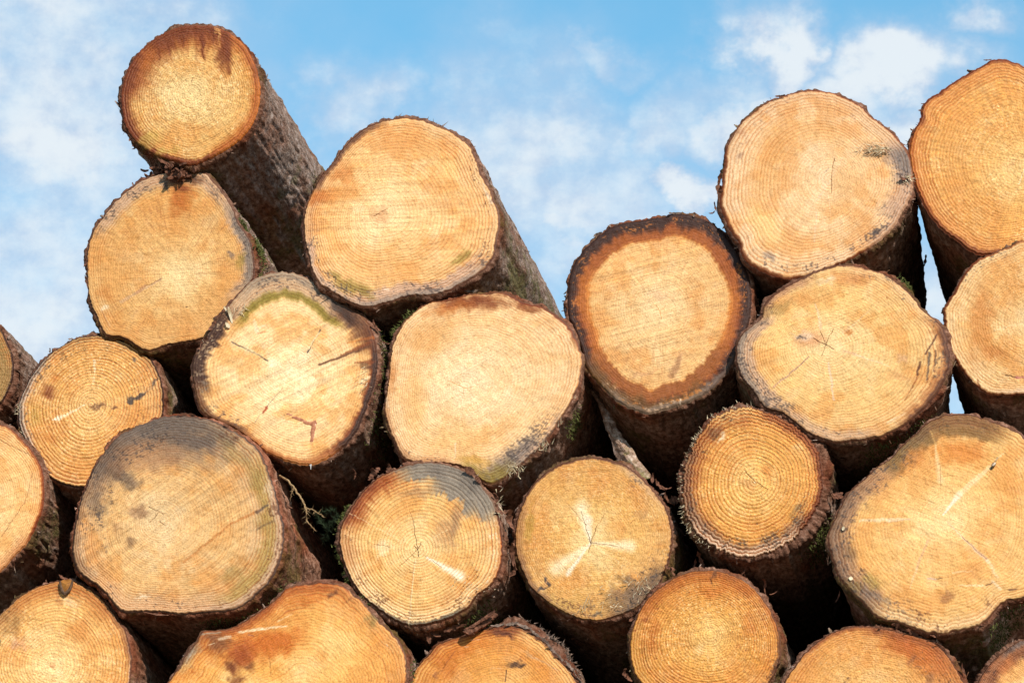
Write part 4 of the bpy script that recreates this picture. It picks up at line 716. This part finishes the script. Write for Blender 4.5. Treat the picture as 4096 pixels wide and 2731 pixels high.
loose('O', [(ZO,185,550,.4,1,110,44,.0,.5),(ZO,150,650,-.4,.8,80,50,.0,.5),(ZO,1300,680,1,-.3,60,30,.05,.5),(ZO,1360,850,1,.1,130,60,.06,.4),(ZO,1280,580,.4,1,110,36,.04,.4),(ZO,300,1350,.4,1,180,50,.06,.4),(ZO,250,1390,-.3,1,120,30,.06,.5),(ZO,630,1450,.6,.8,90,14,.05,.3),(ZO,640,1430,-.6,.9,80,12,.05,.3),(ZO,800,1530,.1,1,110,44,.08,.4)], seed=9)
loose('P', [(ZP,240,1230,-.4,1,90,14,.05,.2),(ZP,510,1440,.3,.9,80,40,.0,.5),(ZP,620,1420,1,.4,120,60,.0,.4),(ZP,700,1450,.9,.3,100,50,.0,.4),(ZP,880,1475,1,-.1,150,24,.0,.3),(ZP,1150,1400,.8,-.5,60,30,-.004,.5),(ZP,230,590,1,-.1,90,60,.03,.4)], seed=10)
loose('T', [(ZT,1290,455,1,-.2,150,40,-.002,.2),(ZT,1400,480,1,.35,170,44,.0,.2),(ZT,1500,540,1,.75,160,44,.0,.2),(ZT,1590,610,1,.8,160,40,.0,.2),(ZT,1660,690,.9,1,150,40,.0,.2),(ZT,1740,770,.9,1,160,40,.0,.2),(ZT,1830,850,.8,1,150,40,.0,.2),(ZT,1890,930,.6,1,140,36,.0,.2),(ZT,1930,1010,.4,1,120,36,.0,.2),(ZT,1150,470,1,-.2,150,36,.0,.2),(ZT,390,870,.8,-.9,90,30,.0,.4)], 'grey_bark', 11)
loose('Q', [(ZQ,330,720,.6,-.5,80,40,.0,.5),(ZQ,265,1290,.2,1,130,70,.02,.6),(ZQ,300,1330,.6,.9,110,50,.02,.5),(ZQ,1725,420,.1,1,150,24,.05,.3),(ZQ,1810,450,1,-.5,110,12,.05,.3),(ZQ,1500,230,.6,-.8,80,12,.03,.3),(ZQ,1850,1230,-.5,1,150,40,.0,.5)], seed=12)
loose('U', [(ZU,1640,620,.9,.8,150,44,.0,.4),(ZU,1830,800,.3,1,130,24,.0,.3),(ZU,620,540,1,-.5,160,16,.0,.3)], seed=13)
loose('L', [(ZL,950,100,1,.05,150,24,-.003,.2),(ZL,1250,190,1,.6,120,30,-.002,.2),(ZL,750,1490,1,.08,240,24,.0,.1),(ZL,1640,740,.4,1,160,44,.06,.3),(ZL,1700,1050,.3,1,200,60,.12,.3),(ZL,1600,1290,.8,-.7,160,60,.05,.4),(ZL,90,1235,1,.5,80,30,.03,.3)], seed=14)
loose('K', [(ZK,735,275,1,-.3,60,26,.004,.4),(ZK,522,395,.0,-1,60,26,.005,.2),(ZK,545,390,.1,-1,50,9,.005,.2),(ZK,880,240,1,-.1,70,16,.003,.3),(ZK,1050,232,.1,-1,26,16,.003,.3)], 'grey_bark', 15)
loose('B', [(ZB,76,830,-.2,1,80,24,.004,.4),(ZB,84,970,.2,1,120,24,.006,.3),(ZB,1045,1245,-.8,-.4,60,26,.0,.4),(ZB,820,1450,.1,1,50,12,.02,.4),(ZB,1320,900,.1,1,140,40,.02,.3),(ZB,1390,820,.3,1,120,50,.06,.4)], seed=16)
loose('A', [(ZA,288,1190,-.6,.5,60,24,.01,.6),(ZA,312,1250,.5,.9,80,30,.02,.6),(ZA,318,1275,-.6,.5,50,14,.02,.6),(ZA,1380,1190,-.2,1,140,60,.03,.5),(ZA,1440,1110,.3,1,120,50,.03,.4),(ZA,600,1400,1,.3,160,50,.01,.5),(ZA,1450,460,.5,.8,90,30,.03,.3)], seed=17)
loose('D', [(ZD,200,560,-.5,1,130,60,-.004,.4),(ZD,260,440,.5,-1,120,50,-.003,.4),(ZD,1470,560,1,.3,60,16,.03,.5),(ZD,1400,440,.6,.9,120,30,.01,.3),(ZD,1250,1470,.1,1,90,20,.05,.4),(ZD,1100,230,.8,.6,150,50,.0,.4)], seed=18)
def splinters(key, items, seed=1):
    rng = random.Random(seed)
    for (win, x, y, rx, ry, dx, dy, ln, cnt, spread) in items:
        bl = []; k = PXM/win[2]
        for q in range(cnt):
            p = P3(win, x+rng.gauss(0, rx), y+rng.gauss(0, ry), SH[key]['Y']-.002)
            d = idir(dx+rng.gauss(0, spread), dy+rng.gauss(0, spread))+np.array([0, -.5*rng.random(), 0])
            bl.append((p, d*ln*k*(.4+rng.random()), (.0006+.0008*rng.random())))
        clumps(bl, 'splinters', 'splinter_wood', key, rng, .016, 3)
splinters('G', [(ZG,1300,545,50,16,-1,.2,60,60,.6),(ZG,1530,770,30,12,1,.2,60,14,.6)], 1)
splinters('E', [(ZE,1250,1190,30,20,.3,-1,40,26,.6),(ZE,1060,1370,36,22,.1,-1,50,30,.7),(ZE,1360,1010,20,30,.4,-1,40,14,.5),(ZE,1480,860,4,6,.3,-1,26,4,.4)], 2)
def fringe(key, a0, a1, cnt, ln, mat, name, w=.0009, seed=1, out=.7):
    L = SH[key]; rng = random.Random(seed); bl = []; n = len(L['nrm'])
    for q in range(cnt):
        ii = int(rng.uniform(a0, a1)/360*n) % n; nv = L['nrm'][ii]
        p = L['V'][rng.choice((1, 2, 3, 4)), ii]+L['org']-nv*.003
        d = nv*out+np.array([rng.gauss(0, .35), -.5*rng.random(), rng.gauss(0, .35)])
        bl.append((p, d*ln*(.4+rng.random()**2), w*(.6+.8*rng.random())))
    clumps(bl, name, mat, key, rng, .02, 2)
fringe('O', 92, 236, 420, .0075, 'splinter_wood', 'splinters', .0011, 3)
fringe('C', 52, 98, 60, .010, 'grey_bark', 'splinters', .0016, 4)
fringe('A', 180, 225, 40, .008, 'bark_scrap', 'splinters', .0012, 5)
fringe('I', 130, 190, 36, .011, 'bark_scrap', 'splinters', .0014, 6)
splinters('D', [(ZD,200,790,40,40,.4,-.6,34,26,.8),(ZD,440,340,40,20,.5,-.3,44,16,.7),(ZD,240,580,30,30,.8,.1,50,14,.7),(ZD,1330,820,20,40,-.7,.5,36,14,.4)], 4)
splinters('N', [(ZN,1060,1110,90,60,.2,-1,40,40,.9),(ZN,600,1270,60,30,.6,-1,110,6,.5),(ZN,760,1200,120,60,.2,-1,26,24,1)], 5)
splinters('K', [(ZK,200,1030,20,40,.8,-.3,60,24,.7),(ZK,240,1290,30,40,.8,.3,60,16,.6)], 6)
splinters('M', [(ZM,1080,1080,90,70,.6,-.6,16,40,.5),(ZM,1270,500,20,60,.7,.1,60,12,.8)], 7)
def ribbon(mb, key, win, pts, w, dep=.0016):
    P = [P3(win, x, y, SH[key]['Y']-dep-.0012) for x, y in pts]; w = np.linspace(w[0], w[1], len(P))*PXM/win[2]
    mb.tube(P, list(w*.5), 8); y0 = P[0][1]; mb.v[-1][:, 1] = y0+(mb.v[-1][:, 1]-y0)*.25
mb = MB(); rng = random.Random(5)
ribbon(mb, 'D', ZD, [(700,1035),(735,1052),(770,1050),(800,1062),(830,1078),(862,1088),(890,1100),(920,1118),(950,1122),(985,1108)], (14, 30))
ribbon(mb, 'D', ZD, [(968,1120),(966,1150),(958,1180),(956,1215),(950,1250)], (34, 26))
o = child(mb, 'resin', 'resin_red', 'D', True); o['label'] = 'red-brown resin run'
mb = MB(); ribbon(mb, 'D', ZD, [(950,1250),(954,1290),(945,1330),(948,1365),(940,1395),(946,1412)], (13, 17)); ribbon(mb, 'D', ZD, [(946,1408),(946,1425),(946,1440)], (10, 3))
o = child(mb, 'resin', 'resin_white', 'D', True); o['label'] = 'white hardened resin drip'
mb = MB()
for w_ in ([(560,752),(620,748),(680,742)], [(760,702),(820,686),(880,680),(960,668)], [(900,676),(1000,668),(1080,662),(1170,648)], [(450,722),(520,716),(590,706)]):
    ribbon(mb, 'S', ZS, [(x+rng.gauss(0, 3), y+rng.gauss(0, 3)) for x, y in w_], (5, 8)); child(mb, 'resin', 'resin_white', 'S', True); mb = MB()
def knot(key, win, x, y, rx, ry, rot, mat='knot_wood', rim='knot_bark'):
    k = PXM/win[2]; c = P3(win, x, y, SH[key]['Y']-.003); mb = MB(); V = []; n = 18
    def pt(f, a, h): 
        u, v = rx*k*f*math.cos(a), ry*k*f*math.sin(a)
        return c+np.array([u*math.cos(rot)-v*math.sin(rot), -h, u*math.sin(rot)+v*math.cos(rot)])
    rng = random.Random(int(x)); j = [1+rng.gauss(0, .06) for _ in range(n)]
    for f, h in ((1.0, -.004), (1.0, .0), (.8, .0006), (.4, .0008)): V += [pt(f*j[i], 2*math.pi*i/n, h) for i in range(n)]
    V.append(c+np.array([0, -.0016, 0]))
    q = [(r*n+i, r*n+(i+1) % n, (r+1)*n+(i+1) % n, (r+1)*n+i) for r in range(3) for i in range(n)]
    mb.add(V, q, [(3*n+i, 3*n+(i+1) % n, 4*n) for i in range(n)])
    child(mb, 'knot', mat, key, True)
    if rim:
        mb = MB(); mb.tube([pt(1.08*j[i % n], 2*math.pi*i/n, .0004) for i in range(3, n-1)], .0007, 6); child(mb, 'knot_ring', rim, key, True)
knot('B', ZB, 1172, 772, 27, 19, -.1, 'pink_wood')
knot('P', ZP, 1216, 402, 15, 8, .75)
mb = MB(); n = 14; c0 = [(566,292),(570,330),(582,372),(600,402),(612,412),(632,398),(655,370),(674,330),(684,286)]
P = [P3(ZR, x, y, SH['R']['Y']-.002) for x, y in c0]; mid = P3(ZR, 622, 320, SH['R']['Y']-.008); top = P3(ZR, 624, 262, SH['R']['Y']+.012)
mb.add(P+[mid, top], t=[(i, i+1, 9) for i in range(8)]+[(8, 10, 9), (10, 0, 9)]); o = child(mb, 'knot', 'rust_knot', 'R', True); o['label'] = 'arched orange branch knot'
mb = MB(); mb.tube([p+np.array([0, -.001, 0]) for p in P], [.0022, .0032, .0036, .0036, .004, .0036, .0036, .003, .002], 7); child(mb, 'knot_ring', 'knot_bark', 'R', True)
mb = MB(); c = P3(ZP, 1155, 1488, .06); ax = np.array([.1, -1, -.15]); ax /= np.linalg.norm(ax)
mb.tube([c-ax*.06, c-ax*.02, c, c+ax*.003], [.014, .0125, .0118, .0105], 14); child(mb, 'branch_stub', 'pink_wood', 'P')

# ------------------------------------------------------------------ loose things lying on or hanging between the logs
def free(mb, name, mat, org, label, cat, group=None):
    o = mb.build(name, mat, None, origin=np.asarray(org)); return tag(o, label, cat, group)
rng = random.Random(21)
mb = MB(); c = P3(ZB, 775, 170, .002)
for q in range(46):                                  # a crumbling clod of bark
    d = np.array([rng.gauss(0, .015), rng.gauss(0, .008), rng.gauss(0, .007)]); mb.flake(c+d, [rng.gauss(0, 1), rng.gauss(0, .5), rng.gauss(0, .5)], [rng.gauss(0, .6), -1, rng.gauss(0, .8)], .012+.014*rng.random(), .008+.006*rng.random(), .004, .3, .4, 5, rng)
for q in range(26):
    d = np.array([-.028+rng.gauss(0, .022), rng.gauss(.012, .006), .014+rng.gauss(0, .003)]); mb.flake(c+d, [rng.gauss(0, 1), rng.gauss(0, .5), rng.gauss(0, .5)], [0, -1, rng.gauss(0, .8)], .010+.012*rng.random(), .006+.005*rng.random(), .003, .3, .4, 4, rng)
free(mb, 'bark_clod', 'bark_scrap', c, 'reddish crumbling clod of bark wedged under the topmost left log', 'bark')
def branchlet(mb, win, pts, dep, r0, r1, needles, nl, rng):
    P = [P3(win, x, y, d) for (x, y), d in zip(pts, dep)]
    F = []
    for a, b in zip(P[:-1], P[1:]):
        for t_ in np.linspace(0, 1, 5, endpoint=False): F.append(a+(b-a)*t_+np.array([rng.gauss(0, .0006), 0, rng.gauss(0, .0006)]))
    F.append(P[-1]); mb.tube(F, list(np.linspace(r0, r1, len(F))), 6)
    for q in range(needles):
        i = rng.randrange(1, len(F)-1); d = (F[i+1]-F[i]); d /= np.linalg.norm(d)
        v = d*.6+np.array([rng.gauss(0, .7), rng.gauss(0, .5), rng.gauss(0, .7)]); v /= np.linalg.norm(v); mb.blade(F[i], v*nl*(.6+.6*rng.random()), .0006, rng)
mb = MB()
branchlet(mb, ZL, [(1600,525),(1660,560),(1700,610),(1740,670),(1775,730),(1790,790)], [.02,.0,-.01,-.01,-.01,-.01], .0024, .0016, 16, .016, rng)
branchlet(mb, ZL, [(1775,750),(1820,758),(1860,780),(1910,815)], [-.01,-.01,-.02,-.02], .0015, .0008, 18, .014, rng)
branchlet(mb, ZL, [(1700,605),(1684,640),(1675,690)], [-.01,-.01,0], .0012, .0007, 8, .010, rng)
branchlet(mb, ZL, [(1790,790),(1786,830),(1820,880),(1860,915)], [-.01,0,0,.01], .0014, .0007, 14, .012, rng)
free(mb, 'dead_twig', 'dry_twig', P3(ZL, 1600, 525, .02), 'thin dry twig with bare side shoots sticking out beside the biggest log', 'twig')
for lab_, pts in (('dark green spruce sprig in the gap left of the grey-patched log', [(1900,1010),(1925,930),(1960,850),(2010,790)]),
                  ('small green spruce sprig tip above the longer sprig by the dry twig', [(1850,800),(1900,775),(1950,770),(1985,765)])):
    mb = MB(); branchlet(mb, ZL, pts, [.10,.07,.05,.04] if pts[0][1] > 900 else [.08,.06,.05,.04], .0016, .0008, 150 if pts[0][1] > 900 else 80, .013, rng)
    if pts[0][1] > 900:
        for sx in (-1, 1): branchlet(mb, ZL, [(1935,900),(1935+sx*40,860),(1935+sx*70,810)], [.065,.06,.055], .001, .0006, 60, .012, rng)
    free(mb, 'spruce_sprig', 'needles', P3(ZL, pts[0][0], pts[0][1], .1), lab_, 'sprig', 'green spruce sprigs')
mb = MB()
branchlet(mb, ZM, [(1040,1450),(1085,1415),(1140,1385),(1190,1360),(1230,1325),(1262,1296)], [.0,.0,.004,.008,.01,.01], .011, .005, 0, .01, rng)
for q in range(16):
    f = rng.random(); mb.flake(P3(ZM, 1060+f*180, 1432-f*120, -.002)+np.array([0, -.007, .004]), [1, 0, .6], [0, -1, .5], .02, .007, .002, .2, .4, 4, rng)
free(mb, 'bark_stick', 'bark_scrap', P3(ZM, 1060, 1440, -.03), 'reddish bark-covered stick lying on the log with thick flaky bark', 'stick')
def chip(win, x, y, dep, ln, wd, dx, dy, label, seed):
    mb = MB(); r = random.Random(seed); k = PXM/win[2]
    mb.flake(P3(win, x, y, dep), idir(dx, dy), [.1, -1, .15], ln*k, wd*k, .003, .12, .22, 5, r)
    free(mb, 'wood_chip', 'splinter_wood', P3(win, x, y, dep), label, 'wood chip', 'pale wood chips')
yp = SH['P']['Y']-.006; yd = SH['D']['Y']-.006
chip(ZP, 272, 803, yp, 26, 16, .3, -1, 'small pale chip stuck on the left crust of the huge log, upper of two', 1)
chip(ZP, 318, 1118, yp, 26, 24, 1, .2, 'small pale chip stuck on the lower left crust of the huge log, lower of two', 2)
chip(ZD, 385, 365, yd, 120, 22, .25, 1, 'long upright chip caught between the egg-shaped and the resin-stained log', 3)
chip(ZD, 366, 436, yd, 48, 26, .6, .8, 'short chip just below the long upright chip on the resin-stained log', 4)
chip(ZD, 352, 325, yd, 50, 12, .6, 1, 'thin chip at the upper tip of the long upright chip', 5)

mb = MB(); rng = random.Random(77); V = []; nn_ = 26   # added strip in the gap, standing in for sunlit bark of the log behind
for i in range(nn_):
    f = i/(nn_-1); x = 1572+f*310+8*math.sin(f*9); y = 775+f*660; w = (10+112*f**.8)*(1+.16*(rng.random()-.5)); dep = .12-.045*f
    for j in range(5):
        u = j/4-.5; p = P3(ZE, x+w*(u+.5)+rng.gauss(0, 4), y-w*u*.35+rng.gauss(0, 3), dep-.012*(1-4*u*u)+rng.gauss(0, .0015)); V.append(p)
nv = len(V); V = V+[p+np.array([0, .006, 0]) for p in V]; q = []
for i in range(nn_-1):
    for j in range(4):
        a = i*5+j; q += [(a, a+5, a+6, a+1), (nv+a, nv+a+1, nv+a+6, nv+a+5)]
    q += [(i*5, nv+i*5, nv+i*5+5, i*5+5), (i*5+4, i*5+9, nv+i*5+9, nv+i*5+4)]
q += [(0, 1, nv+1, nv), (1, 2, nv+2, nv+1), (2, 3, nv+3, nv+2), (3, 4, nv+4, nv+3)]
mb.add(V, q); o = free(mb, 'lit_bark_standin', 'bark', V[nv-3], 'added grey strip imitating sunlit bark deeper in the gap above the white-star log', 'bark')
ta_ = o.data.attributes.new('tone', 'FLOAT_COLOR', 'POINT'); ta_.data.foreach_set('color', np.tile(np.array([1.15, 1.15, 1.1, 1], np.float32), len(o.data.vertices)))
